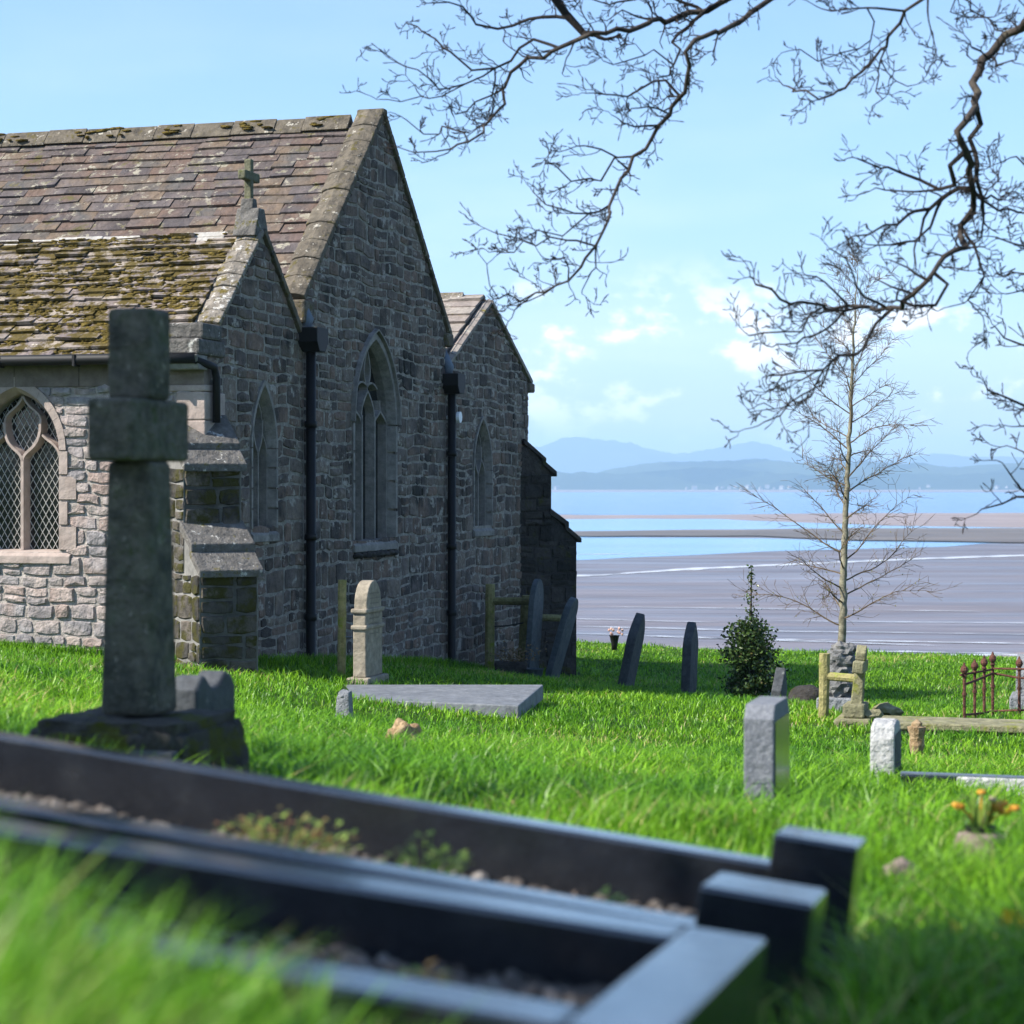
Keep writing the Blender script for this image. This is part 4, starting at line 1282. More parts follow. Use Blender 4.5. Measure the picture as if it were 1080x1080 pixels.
m = MB(); m.lathe([(.05, -.1), (.06, 0), (.09, .16), (.11, .18), (.08, .15)], 12); m.build('vase', M['black_iron'], r, smooth=True)
m = MB(); rr = random.Random(2)
for i in range(14): m.blob((rr.gauss(0, .065), rr.gauss(0, .05), .25 + rr.uniform(-.05, .10)), (.03,) * 3, i, .4, 2, 1)
m.build('blooms', M['petal_pink'], r)

# --- rustic monument, post and rail, broken cross
p = W(886, 757, 23.5)
r = empty('rustic_monument', p, TH, 'rough rock-faced stone monument in front of the birch trunk', 'monument')
m = MB(); m.box(-.24, .24, -.22, .22, -.3, .24); m.build('base', M['stone_grey'], r, bevel=.02)
m = MB()
for i, (z, w_, h_) in enumerate([(.36, .20, .15), (.52, .17, .14), (.66, .165, .13), (.76, .14, .10)]): m.blob((.01 * i, 0, z), (w_, w_ * .9, h_), i * 3, .4, 2.6, 3)
m.build('rockwork', M['rustic'], r)
p = W(868, 764, 22.)
r = empty('wooden_rail', p, 0, 'sunlit mossy post with one short rail fixed to the old stone cross', 'post and rail')
def L(px, py, D): return W(px, py, D) - p
post(r, L(868, 770, 22.), L(870, 689, 22.), .058, M['timber'])
post(r, L(872, 713, 22.), L(908, 716, 21.7), .047, M['timber'], 'rail')
p = W(904, 767, 21.4)
r = empty('stone_cross', (p.x, p.y, p.z), TH, 'small weathered stone cross on a stepped base next to the mossy post', 'grave cross')
m = MB(); m.box(-.20, .16, -.30, .30, -.2, .11); m.build('step', M['stone_green'], r, bevel=.02)
m = MB(); m.box(-.125, .095, -.2, .2, .111, .25); m.build('step', M['stone_green'], r, bevel=.02)
sh = empty('cross', (0, 0, .251), 0); sh.parent = r; sh.rotation_euler = (0, math.radians(5), 0)
ms = MB(); ms.hexa([(-.06, -.075, -.01), (.06, -.075, -.01), (.06, .075, -.01), (-.06, .075, -.01)], [(-.05, -.06, .36), (.05, -.06, .36), (.05, .06, .36), (-.05, .06, .36)]); ms.build('shaft', M['stone_green'], sh, bevel=.012)
mh_ = MB(); mh_.box(-.055, .055, -.22, .22, .32, .44); mh_.prism([(-.06, .44), (.06, .44), (.07, .52), (0, .60), (-.07, .52)], lambda a, b, c: (c, a, b), -.052, .052); mh_.build('cross_head', M['stone_green'], sh, bevel=.012)
for i, (px, py, D, s, lab) in enumerate([(936, 754, 21.6, .11, 'larger of two pale broken stones beside the small stone cross'), (920, 757, 21.3, .085, 'smaller of two pale broken stones beside the small stone cross')]):
    p = W(px, py, D); m = MB(); m.blob((0, 0, 0), (s * 1.3, s, s * .7), i + 2, .6, 1.6, 2); o = m.build('broken_stone', M['stone_green']); o.location = p + Vector((0, 0, s * .3)); tag(o, lab, 'stone')

# long kerb under the railings
p = W(920, 771, 20.5)
r = empty('grave_kerb', p, TH, 'long weathered stone kerb with a shadowed gap, lying below the rusty railings', 'grave kerb')
m = MB(); m.box(.05, 2.6, -.12, .5, .035, .105); m.build('capstone', M['stone_green'], r, bevel=.015)
m = MB(); m.box(.12, 2.5, -.02, .4, -.15, .034); m.build('base', M['stone_tan'], r, bevel=.01)
HOLES.append(((p.x, p.y), TH, .03, 2.6, -.1, .5))

# iron railings
p = W(1047, 757, 22.8)
r = empty('iron_railing', p, 0, 'rusty iron grave railing with knobbed finials beside the lawn edge', 'railing')
def L(px, py, D): return W(px, py, D) - p
st_ = [(1017, 706, 762, 21.6), (1028, 702, 761, 22.0), (1038, 698, 760, 22.4), (1047, 694, 758, 22.8), (1075, 699, 757, 22.6), (1099, 700, 757, 22.4)]
for i, (px, yt, yb, D) in enumerate(st_):
    m = MB(); a, b = L(px, yb, D), L(px, yt + 4, D)
    m.tube([a, a.lerp(b, .5), b], .017, 7)
    m.tube([a.lerp(b, .55), a.lerp(b, .6)], .026, 7)
    u = b.copy(); m.lathe([(.015, -.05), (.03, -.03), (.018, -.01), (.032, .008), (.042, .03), (.034, .06), (.016, .08), (.007, .11)], 9, u)
    m.build('baluster', M['rust'], r)
m = MB()
for yo in (16, 52):
    m.tube([L(px, yt + (yo if yo < 40 else yb - yt - 8), D) for (px, yt, yb, D) in st_[:4]], .013, 6)
    m.tube([L(px, yt + (yo if yo < 40 else yb - yt - 8), D) for (px, yt, yb, D) in st_[3:]], .013, 6)
m.tube([L(1013, 712, 21.5), L(1047, 706, 22.8)], .012, 6); m.tube([L(1047, 705, 22.8), L(1100, 706, 22.4)], .012, 6)
m.build('rail', M['rust'], r)
r = stone_at('headstone', 1077, 745, 24., 'round-topped grey headstone behind the rusty railing', lean=(0, math.radians(1)))
m = prof_ext(arch_poly(.5, .60, .38), .11); m.build('slab', M['stone_grey'], r, bevel=.012)
m = MB(); m.box(-.12, .2, -.32, .32, -.3, .14); m.build('base', M['stone_grey'], r, bevel=.02)

# polished kerb with pale rough ends, right
p = W(951, 826, 12.2)
r = empty('grave_kerb', p, TH, 'low kerb running from the pale granite headstone, half polished and half rough', 'grave kerb')
r.location.z += .06
m = MB(); m.box(0, .32, -.09, 0, -.25, .0); m.build('polished_panel', M['granite'], r, bevel=.006)
m = MB(); m.box(.3215, 1.6, -.10, .0, -.25, .003); m.build('rail', M['stone_pale'], r, bevel=.012)
m = MB(); m.box(0, 1.6, -.085, -.01, .0035, .012); m.build('capping', M['lead'], r)
p = W(925, 899, 7.1)
r = empty('grave_kerb', p, TH, 'thin grey kerb half sunk in the grass behind the flower pot', 'grave kerb')
m = MB(); m.box(-.1, 1.4, -.05, .0, -.2, .012); m.build('rail', M['stone_grey'], r, bevel=.008)

# flower pot with fading orange flowers
p = W(1034, 918, 6.45)
r = empty('flower_pot', p + Vector((0, 0, .03)), 0, 'speckled stone pot with fading orange and yellow flowers', 'flower pot')
m = MB(); m.lathe([(.066, -.06), (.08, .02), (.084, .05), (.070, .082), (.045, .09)], 18); m.build('pot', M['pot'], r, smooth=True)
m = MB(); m.lathe([(.045, .0905), (.047, .108), (.040, .108), (.038, .095)], 18); m.build('rim', M['black_iron'], r)
m = MB(); rr = random.Random(12)
for i in range(34):
    a = rr.uniform(0, 6.28); q = rr.uniform(.03, .11); h = rr.uniform(.05, .15); c0_ = Vector((.02 * math.cos(a), .02 * math.sin(a), .1)); c1_ = Vector((q * math.cos(a), q * math.sin(a), .1 + h)); wv = Vector((-math.sin(a), math.cos(a), 0)) * .004
    md = (c0_ + c1_) / 2 + Vector((0, 0, .03)); m.add([c0_ - wv, c0_ + wv, md + wv * 1.3, md - wv * 1.3, c1_], [(0, 1, 2, 3), (3, 2, 4)])
m.build('leaves', M['weed'], r)
for (px, py, mt_, s) in ((1012, 862, 'petal_orange', .017), (1008, 860, 'petal_orange', .012), (1035, 847, 'petal_orange', .013), (1047, 854, 'petal_pink', .013), (1052, 865, 'petal_orange', .019), (1058, 859, 'petal_orange', .016), (1060, 868, 'petal_yellow', .018), (1050, 861, 'petal_orange', .015), (1070, 864, 'petal_orange', .017)):
    q = W(px, py, 6.45 + random.uniform(-.05, .05)) - p
    m = MB()
    for k in range(7):
        a = k * .9; d_ = Vector((math.cos(a), math.sin(a), .5)).normalized(); m.blob(q + d_ * s * .6, (s * .6, s * .6, s * .55), k, .3, 2, 1)
    m.tube([q, q * .5 + Vector((0, 0, .06)), Vector((0, 0, .09))], .0025, 4)
    m.build('bloom', M[mt_], r)
p = W(967, 789, 17.5)
m = MB(); m.lathe([(.05, -.05), (.065, .03), (.06, .10), (.075, .15), (.08, .18), (.05, .185)], 12); m.blob((0, 0, .19), (.06, .06, .05), 2, .4, 2, 1)
o = m.build('stone_vase', M['lumpstone']); o.location = p; tag(o, 'squat brown stone vase in the grass behind the pale granite headstone', 'vase')
p = W(951, 922, 5.6)
m = MB(); m.blob((0, 0, .0), (.05, .045, .04), 4, .3, 2, 3); o = m.build('boulder', M['pot'], smooth=True); o.location = p; tag(o, 'small brown stone in the grass to the right of the corner posts', 'stone')

# dotted flowers in the lawn
def daffodil(px, py, D, lab, mat='petal_yellow', s=.03):
    p = W(px, py, D); g = gz(p.x, p.y); h = max(.05, p.z - g)
    r = empty('daffodil' if mat == 'petal_yellow' else 'daisy', (p.x, p.y, g), 0, lab, 'flower')
    m = MB(); m.tube([(0, 0, -.01), (.01, 0, h * .6), (0, 0, h)], .003, 4); m.build('stem', M['weed'], r)
    m = MB()
    for k in range(6):
        a = k * math.pi / 3; d_ = Vector((math.cos(a), -.5, math.sin(a))); w_ = Vector((-math.sin(a), 0, math.cos(a))) * .4
        c = Vector((0, 0, h)); m.add([c, c + (d_ * .6 + w_) * s, c + d_ * s * 1.1, c + (d_ * .6 - w_) * s], [(0, 1, 2, 3)])
    m.blob((0, -.012, h), (s * .4,) * 3, 1, .3, 2, 1)
    m.build('bloom', M[mat], r)


daffodil(1066, 972, 4.4, 'tall yellow daffodil in the tall grass at the lower right', s=.034)
daffodil(1004, 978, 4.6, 'small yellow daffodil between the corner posts and the tall daffodil', s=.022)
daffodil(1037, 1017, 4.3, 'white daisy-like flower low in the grass below the daffodil', 'petal_white', .014)
daffodil(970, 1011, 4.4, 'white flower in the dark grass beside the corner post', 'petal_white', .018)
daffodil(959, 849, 9.6, 'small yellow flower in the grass in front of the half polished kerb', s=.018)

# ------------------------------------------------------------------ trees and shrubs
def catmull(P, step):
    out = []
    n = len(P)
    for i in range(n - 1):
        p0, p1, p2, p3 = P[max(0, i - 1)], P[i], P[i + 1], P[min(n - 1, i + 2)]
        k = max(1, int((p2 - p1).length / step))
        for j in range(k):
            t = j / k
            out.append(.5 * ((2 * p1) + (p2 - p0) * t + (2 * p0 - 5 * p1 + 4 * p2 - p3) * t * t + (3 * p1 - p0 - 3 * p2 + p3) * t ** 3))
    out.append(P[-1]); return out


TR = random.Random(77)


def rvec(): return Vector((TR.gauss(0, 1), TR.gauss(0, 1), TR.gauss(0, 1)))


def twig(mb, p, d, L, r, lvl, up=.12, kink=.52, seg=.032, kids=(2, 4), bud=True, tipr=.0021):
    n = max(3, int(L / seg)); s = L / n
    P = [p.copy()]; R = [r]; dirs = []
    p = p.copy(); d = d.normalized()
    for i in range(n):
        d = (d + rvec() * kink * .6 + Vector((0, 0, up * (.4 + i / n)))).normalized()
        p = p + d * s; P.append(p.copy()); dirs.append(d.copy())
        R.append(max(tipr, r * (1 - .62 * (i + 1) / n)))
    if bud: P.append(p + d * .012); R[-1] *= 1.5; R.append(tipr * .6)
    mb.tube(P, R, 4 if r < .006 else 5, cap=False)
    if lvl > 0:
        for _ in range(TR.randint(*kids)):
            i = TR.randint(max(0, n // 4 - 1), n - 1)
            q = rvec(); t = dirs[i]; q = (q - t * q.dot(t)).normalized()
            a = TR.uniform(.5, 1.0)
            twig(mb, P[i + 1], t * math.cos(a) + q * math.sin(a), L * TR.uniform(.35, .62), R[i + 1] * .72, lvl - 1, up, kink, seg, kids, bud, tipr)


TX, TY = 7.6, 13.6
tree = empty('overhanging_tree', (TX, TY, gz(TX, TY)), 0, 'bare twisting branches of a large leafless tree hanging in from above', 'tree')
toff = tuple(tree.location)
tz = tree.location.z
fork = Vector((TX - .2, TY - .1, tz + 4.2)); fork2 = Vector((TX - .5, TY + .3, tz + 6.0))
m = MB()
tp = [Vector((TX + .05, TY, tz - .3)), Vector((TX, TY, tz + .4)), Vector((TX - .08, TY, tz + 2.)), fork, fork2, fork2 + Vector((-.2, .3, 1.8)), fork2 + Vector((-.5, .2, 4.2))]
q = catmull(tp, .25); m.tube(q, [max(.05, .40 - .33 * i / len(q)) + (.12 if i < 2 else 0) for i in range(len(q))], 14)
m.build('trunk', M['bark'], tree, off=toff, smooth=True)
tw = MB()
GROWN = []


def limb(pts_, D0, r0, r1, root=None, name=None, dens=1., tl=.28, wob=.25, side=0, lvl=2):
    """one bough: seen through pts_ (px, py) at about D0 metres, tapering r0 -> r1, with twigs along it"""
    ph = TR.uniform(0, 9)
    P = []
    for i, (px, py) in enumerate(pts_):
        P.append(W(px, py, D0 + wob * math.sin(ph + i * .9)))
    if root is not None: P = root + P
    elif GROWN:
        px, py = pts_[0]
        best = min(GROWN, key=lambda g: (g[0] - px) ** 2 + (g[1] - py) ** 2)
        if (best[0] - px) ** 2 + (best[1] - py) ** 2 < 34 ** 2:
            dy0 = best[2].y - P[0].y                      # start on the parent and drift to the bough's own depth
            for i in range(len(P)):
                f = max(0., 1 - i / max(1, len(P) - 1)) * dy0; P[i] = P[i] * ((P[i].y + f) / P[i].y)
            P = [best[2]] + P[1:] if (P[0] - best[2]).length < .08 else [best[2]] + P
            r0 = min(r0, best[3] * .85)
    q = catmull(P, .07)
    nroot = 0
    if root is not None:
        nroot = min(range(len(q)), key=lambda k: (q[k] - P[len(root)]).length)
    n = len(q)
    for i in range(1, n - 1): q[i] = q[i] + rvec() * .013
    R = [r0 + (r1 - r0) * (i / (n - 1)) ** .8 for i in range(n)]
    R = [x * (1 + .10 * mnoise.noise(q[i] * 5)) for i, x in enumerate(R)]
    for p_, r_ in zip(q[2:], R[2:]): GROWN.append((540 + p_.x / p_.y * F, HZ - p_.z / p_.y * F, p_, r_))
    mm = MB() if name else tw
    mm.tube(q, R, 8 if name else 5, cap=True)
    if name: mm.build(name, M['bark'], tree, off=toff, smooth=True)
    acc = 0.; stepd = .027 / dens
    for i in range(max(2, nroot + 1), n - 1):
        acc += (q[i] - q[i - 1]).length
        if acc < stepd: continue
        acc = TR.uniform(-.05, .03)
        t = (q[min(n - 1, i + 1)] - q[i - 1]).normalized()
        v = rvec(); v.y *= .75
        v = (v - t * v.dot(t)).normalized()
        f = i / n
        if R[i] > .02 and TR.random() < .6: continue
        a = TR.uniform(.45, 1.05)
        twig(tw, q[i], t * math.cos(a) + v * math.sin(a), tl * TR.uniform(.35, 1.) * (1.05 - .4 * f), min(.006, max(.0032, R[i] * .45)), lvl if TR.random() < .6 else 1, up=.12)
    twig(tw, q[-1], q[-1] - q[-3], tl * .7, max(.003, r1 * .8), 2)
    return q


up0 = [fork2 + Vector((-.1, .1, .2)), W(1080, -150, 12.6), W(900, -60, 12.2)]
A = limb([(812, -22), (740, 12), (702, 19), (674, 31), (627, 38), (605, 44), (570, 58), (539, 76), (531, 91), (534, 104), (521, 126), (498, 146), (476, 157)], 12., .062, .006, up0, 'limb', dens=.8)
B = limb([(815, -2), (771, 28), (735, 43), (724, 60), (721, 94), (696, 132), (671, 170), (652, 195), (640, 220), (642, 233), (627, 261), (601, 293), (576, 305), (551, 312), (526, 315)], 11.6, .047, .005, [fork2 + Vector((-.1, -.1, .1)), W(1060, -170, 12.2), W(900, -55, 11.8)], 'limb', dens=1.)
Cq = limb([(979, -4), (957, 13), (942, 31), (929, 54), (919, 68), (901, 82), (888, 98), (866, 104), (847, 98), (831, 91)], 11.2, .035, .005, [fork2 + Vector((0, -.2, 0)), W(1150, -150, 11.8), W(1040, -70, 11.3)], 'limb', dens=.8)
Dq = limb([(1100, 12), (1080, 25), (1058, 38), (1039, 57), (1030, 88), (1027, 116), (1014, 135), (1017, 164), (1025, 195), (1025, 217), (1014, 236), (1015, 258), (992, 277), (979, 293), (960, 312), (944, 328), (916, 324), (878, 326), (853, 321), (825, 316), (797, 300)], 10.8, .068, .006, [fork + Vector((-.1, 0, .3)), W(1350, -90, 12.4), W(1180, -20, 11.3)], 'limb', dens=.9)
# boughs springing from those limbs
for args in (
    ([(584, -4), (598, 16), (627, 36)], 12., .030, .018), ([(600, 16), (557, 22), (523, 30), (504, 24), (485, 9), (456, 3)], 12.1, .014, .004),
    ([(592, 44), (564, 41), (535, 63), (520, 76), (498, 72), (479, 54), (457, 41), (431, 25)], 12., .016, .004), ([(520, 76), (491, 91), (463, 91), (441, 76), (419, 66)], 11.9, .010, .0035),
    ([(488, 91), (469, 101), (441, 104), (410, 105)], 11.8, .008, .003), ([(526, 80), (516, 110), (504, 135)], 12., .010, .004), ([(491, 145), (469, 132), (447, 139), (428, 126)], 12., .009, .0035), ([(476, 154), (441, 164), (425, 157)], 12., .007, .003),
    ([(531, 95), (500, 110), (480, 122), (478, 116)], 12.1, .007, .003), ([(740, 10), (700, -6), (640, 4), (618, -3)], 12.3, .012, .004), ([(690, 26), (660, 14), (640, 22)], 12.2, .008, .003),
    ([(765, -2), (735, 18), (718, 40), (708, 70), (695, 95)], 11.8, .014, .004), ([(714, 98), (702, 82), (683, 88), (661, 98), (624, 98)], 11.5, .009, .0035), ([(708, 60), (690, 55), (660, 62), (636, 64)], 11.7, .007, .003), ([(693, 132), (668, 132), (649, 123)], 11.6, .008, .003), ([(700, 125), (684, 112), (664, 118)], 11.4, .006, .003),
    ([(664, 175), (649, 170), (633, 189), (605, 189), (576, 172)], 11.6, .010, .0035), ([(655, 165), (633, 160), (617, 150), (598, 158)], 11.7, .007, .003), ([(640, 214), (620, 223), (592, 223), (570, 214), (562, 202)], 11.5, .009, .0035), ([(628, 226), (595, 245), (570, 242), (542, 252), (523, 246)], 11.6, .009, .0035), ([(625, 250), (592, 250), (578, 250), (542, 267), (522, 265)], 11.7, .007, .003),
    ([(602, 292), (595, 274), (576, 274)], 11.6, .006, .003), ([(530, 315), (517, 300), (514, 285)], 11.6, .005, .003), ([(560, 308), (545, 330), (540, 335)], 11.6, .006, .003), ([(622, 264), (625, 290), (614, 306)], 11.5, .006, .003), ([(590, 300), (560, 316), (545, 322)], 11.5, .006, .003),
    ([(957, 13), (929, 5), (897, 12), (866, 9)], 11.2, .010, .0035), ([(929, 6), (916, 38), (891, 57), (866, 65), (844, 52)], 11.3, .009, .0035), ([(927, 56), (925, 82), (929, 104), (920, 112)], 11.1, .008, .003), ([(932, 62), (945, 88), (957, 91)], 11.3, .006, .003), ([(970, 5), (982, 28), (986, 47)], 11., .007, .003), ([(985, -3), (1005, -2), (1030, 10), (1052, 30)], 11.3, .007, .004), ([(1004, 12), (1040, 22), (1062, 34)], 11.0, .006, .004),
    ([(1030, 112), (1036, 129), (1025, 145), (1033, 170), (1028, 189), (1034, 212), (1037, 228)], 10.9, .026, .010), ([(1066, 32), (1058, 56), (1046, 60), (1025, 50)], 10.7, .022, .006), ([(1046, 60), (1055, 70), (1075, 52)], 10.6, .008, .003),
    ([(1019, 160), (1008, 176), (1008, 195), (992, 201), (973, 189), (951, 179), (925, 177), (904, 167)], 10.9, .016, .0045), ([(1016, 203), (992, 210), (976, 220), (957, 230), (935, 239), (900, 249)], 10.7, .015, .0045), ([(992, 212), (979, 239), (967, 262), (966, 280)], 10.8, .011, .004), ([(990, 196), (960, 205), (935, 200), (924, 198)], 10.9, .008, .0035), ([(985, 218), (968, 248), (940, 262), (915, 258)], 10.6, .009, .0035),
    ([(946, 326), (926, 344), (910, 363), (891, 376), (866, 385), (841, 392), (812, 396)], 10.8, .034, .005), ([(878, 382), (866, 404), (844, 420), (825, 439), (806, 445)], 10.7, .016, .004), ([(858, 395), (838, 402), (815, 410)], 10.9, .008, .003), ([(866, 400), (845, 425), (820, 428), (806, 425)], 10.8, .008, .003), ([(920, 325), (880, 327), (853, 334), (831, 351), (790, 354)], 10.6, .014, .004), ([(900, 326), (870, 345), (840, 362), (815, 366)], 10.7, .010, .0035),
    ([(1018, 230), (1027, 258), (1037, 277), (1036, 293), (1024, 315), (1037, 334)], 10.7, .011, .0035), ([(1036, 293), (1015, 322), (995, 325)], 10.7, .007, .003), ([(979, 293), (955, 283), (938, 274)], 10.8, .010, .0035), ([(965, 308), (940, 300), (920, 292)], 10.9, .008, .003), ([(930, 322), (905, 300), (895, 275), (875, 262)], 10.7, .010, .0035), ([(900, 326), (870, 300), (850, 290)], 10.8, .008, .003), ([(1000, 300), (985, 320), (963, 326), (952, 318)], 10.8, .014, .008),
    ([(1028, 195), (1050, 220), (1072, 222), (1090, 236)], 11.1, .010, .0035), ([(1036, 216), (1055, 208), (1078, 208)], 11.2, .008, .0035), ([(1040, 210), (1052, 190), (1056, 175)], 11.2, .006, .003),
    ([(1170, 150), (1120, 175), (1085, 180), (1072, 165)], 11.4, .018, .005), ([(1180, 230), (1120, 260), (1080, 258), (1050, 250)], 11.2, .016, .004), ([(1150, 270), (1090, 285), (1060, 292)], 11.3, .012, .004), ([(1160, 300), (1100, 305), (1062, 310)], 11.0, .010, .0035),
    ([(1190, 380), (1120, 375), (1080, 360), (1050, 345)], 11.4, .018, .004), ([(1180, 450), (1110, 437), (1070, 426), (1038, 403)], 11.2, .018, .004), ([(1110, 437), (1085, 448), (1068, 450)], 11.2, .008, .003), ([(1190, 500), (1120, 510), (1075, 525), (1055, 530), (1035, 537)], 11.3, .020, .004), ([(1080, 524), (1068, 500), (1057, 488)], 11.3, .009, .003), ([(1130, 480), (1085, 480), (1062, 470)], 11.4, .010, .003),
):
    limb(*args, dens=1.25, tl=.25, wob=.12)
# the unseen upper boughs that carry the pieces at the right margin
for (px, py, D, P1) in ((1170, 150, 11.4, (1300, 60, 12.)), (1180, 230, 11.2, (1330, 130, 12.)), (1150, 270, 11.3, (1280, 200, 12.)), (1160, 300, 11., (1300, 240, 12.)), (1190, 380, 11.4, (1320, 330, 12.4)), (1180, 450, 11.2, (1320, 400, 12.4)), (1190, 500, 11.3, (1330, 470, 12.6)), (1130, 480, 11.4, (1250, 450, 12.2))):
    m = MB(); q = catmull([Vector((TX - .1, TY - .05, max(tz + 2.6, W(*P1).z + .5))), W(*P1), W(px, py, D)], .15); m.tube(q, [.06 - .04 * i / len(q) for i in range(len(q))], 7); m.build('limb', M['bark'], tree, off=toff, smooth=True)
    for i in range(8, len(q) - 1):
        if TR.random() < .75:
            v = rvec(); t = (q[i + 1] - q[i]).normalized(); v = (v - t * v.dot(t)).normalized()
            twig(tw, q[i], t * .6 + v, .30 * TR.uniform(.5, 1.1), .005, 2)
tw.build('crown', M['twig'], tree, off=toff)

# birch
TR = random.Random(5)
bp = W(887, 745, 25.)
birch = empty('birch_tree', (bp.x, bp.y, gz(bp.x, bp.y)), 0, 'slender young bare birch with pale trunk in front of the bay', 'tree')
boff = tuple(birch.location)
T = [W(887, 760, 25.), W(888, 690, 25.), W(890, 600, 25.), W(892, 540, 25.05), W(896, 455, 25.0), W(899, 392, 25.), W(901, 340, 24.95), W(903, 305, 25.), W(905, 285, 25.)]
q = catmull(T, .08); n = len(q)
for i in range(2, n): q[i] = q[i] + Vector((TR.gauss(0, .006), TR.gauss(0, .006), 0))
R = [.054 * (1 - i / n) ** .9 + .004 for i in range(n)]
m = MB(); m.tube(q, R, 9); m.build('trunk', M['birch'], birch, off=boff, smooth=True)
bt = MB(); bb = MB()
h0, h1 = q[0].z + 1.0, q[-1].z
ga = 0.
for i in range(n):
    z = q[i].z
    if z < h0: continue
    f = (z - h0) / (h1 - h0)
    if TR.random() > .97: continue
    ga += 2.4 + TR.uniform(-.5, .5)
    el = .30 + .42 * f + TR.uniform(-.14, .14)
    Lb = (1.6 - 1.2 * f) * TR.uniform(.55, 1.1)
    if .24 < f < .34: Lb *= .6
    d = Vector((math.cos(ga) * math.cos(el), math.sin(ga) * math.cos(el), math.sin(el)))
    rb = min(R[i] * .36, .011)
    # curved bough with side twigs
    P = [q[i]]; p = q[i].copy(); k = max(6, int(Lb / .09))
    for j in range(k):
        d = (d + rvec() * .09 + Vector((0, 0, .05 - .11 * j / k))).normalized(); p = p + d * (Lb / k); P.append(p.copy())
    RR = [max(.0022, rb * (1 - .8 * j / k)) for j in range(k + 1)]
    bt.tube(P, RR, 5, cap=False)
    for j in range(2, k + 1):
        for _ in range((4 if TR.random() < .6 else 3) if f > .3 else (2 if TR.random() < .6 else 1)):
            v = rvec(); v.z *= .6; t = (P[j] - P[j - 1]).normalized(); v = (v - t * v.dot(t)).normalized(); a = TR.uniform(.4, .9)
            twig(bt, P[j], t * math.cos(a) + v * math.sin(a), TR.uniform(.12, .36) * (1 - .35 * f), .0034, 1, up=.02, kink=.2, seg=.06, kids=(1, 3), bud=False, tipr=.0020)
            if z < h0 + 1.8 and TR.random() < .5:
                c = P[j] + v * TR.uniform(.03, .2); bb.blob(c, (.006, .006, .012), j, .2, 1, 1)
bt.build('crown', M['birch_twig'], birch, off=boff)
bb.build('leaves', M['bud'], birch, off=boff)['kind'] = 'stuff'

# holly bush with a spire
hp_ = W(792, 742, 28.5)
holly = empty('holly_bush', (hp_.x, hp_.y, gz(hp_.x, hp_.y)), 0, 'dark glossy holly bush with a thin spire rising from its top', 'bush')
hr = random.Random(8)
m = MB(); m.tube([(0, 0, -.1), (.02, 0, .7), (0, 0, 1.2), (.01, 0, 1.85)], [.03, .022, .014, .005], 6)
ml = MB(); mt_ = MB()


def leaf(mb, c, s, r):
    t = Vector((r.gauss(0, 1), r.gauss(0, 1), r.gauss(.2, .8))).normalized(); w_ = t.orthogonal().normalized(); w_.rotate(Matrix.Rotation(r.uniform(0, 6.28), 3, t)); nn = t.cross(w_)
    mb.add([c, c + (t * .45 + w_ * .32 + nn * .08) * s, c + t * s, c + (t * .45 - w_ * .32 + nn * .08) * s], [(0, 1, 2), (0, 2, 3)])


for i in range(130):
    a = hr.uniform(0, 6.28); z = hr.uniform(.02, 1.12)
    rad = .43 * math.sqrt(max(.04, 1 - ((z - .52) / .72) ** 2)) * hr.uniform(.45, 1.0) * (1 + .3 * math.sin(a * 3 + z * 5))
    e = Vector((rad * math.cos(a), rad * math.sin(a), z)); b0 = Vector((rad * .1 * math.cos(a), rad * .1 * math.sin(a), max(0, z - rad * .7)))
    m.tube([b0, (b0 + e) / 2 + Vector((0, 0, .03)), e], [.007, .005, .003], 4)
    for k in range(40):
        c = b0.lerp(e, hr.uniform(.35, 1.05)) + Vector((hr.gauss(0, .05), hr.gauss(0, .05), hr.gauss(0, .05)))
        leaf(ml if hr.random() < .93 else mt_, c, hr.uniform(.045, .075), hr)
for i in range(170):
    z = hr.uniform(1.05, 1.88); w_ = .012 + .07 * (1.9 - z) ** 1.2
    leaf(ml if hr.random() < .8 else mt_, Vector((hr.gauss(0, w_), hr.gauss(0, w_), z)), hr.uniform(.04, .06), hr)
m.build('stem', M['twig'], holly); ml.build('foliage', M['holly'], holly); mt_.build('pale_leaves', M['holly_tip'], holly)


# unseen yews added on the sunny side to shade the tall cross and right-hand grass
def yew(x, y, h, R, lab, seed, zlo=.15, nl=9000):
    r = random.Random(seed); z0 = gz(x, y)
    root = empty('yew_tree', (x, y, z0), 0, lab, 'tree', 'upright churchyard yews')
    m = MB(); m.tube([(0, 0, -.2), (0, 0, h * .5), (0, 0, h * .93)], [.16, .1, .02], 9); m.build('trunk', M['bark'], root)
    m = MB()
    for i in range(nl):
        z = r.uniform(zlo, 1) ** .9; rad = R * min(1., (1 - z) * 2.2 + .12) * (.75 + .25 * math.sin(z * 9 + i)) * math.sqrt(r.random()) ** .5
        a = r.uniform(0, 6.28)
        leaf(m, Vector((rad * math.cos(a), rad * math.sin(a), z * h)), r.uniform(.08, .15), r)
    m.build('crown', M['yew'], root)


YEWS = [(-5.25, 6.1, 5.2, .62, 'upright dark yew standing on the sunny side of the tall cross', 1), (-3.7, 2.2, 5.6, .95, 'yew with a bare lower trunk beside the two dark graves', 2, .45, 7000)]
for a in YEWS: yew(*a)

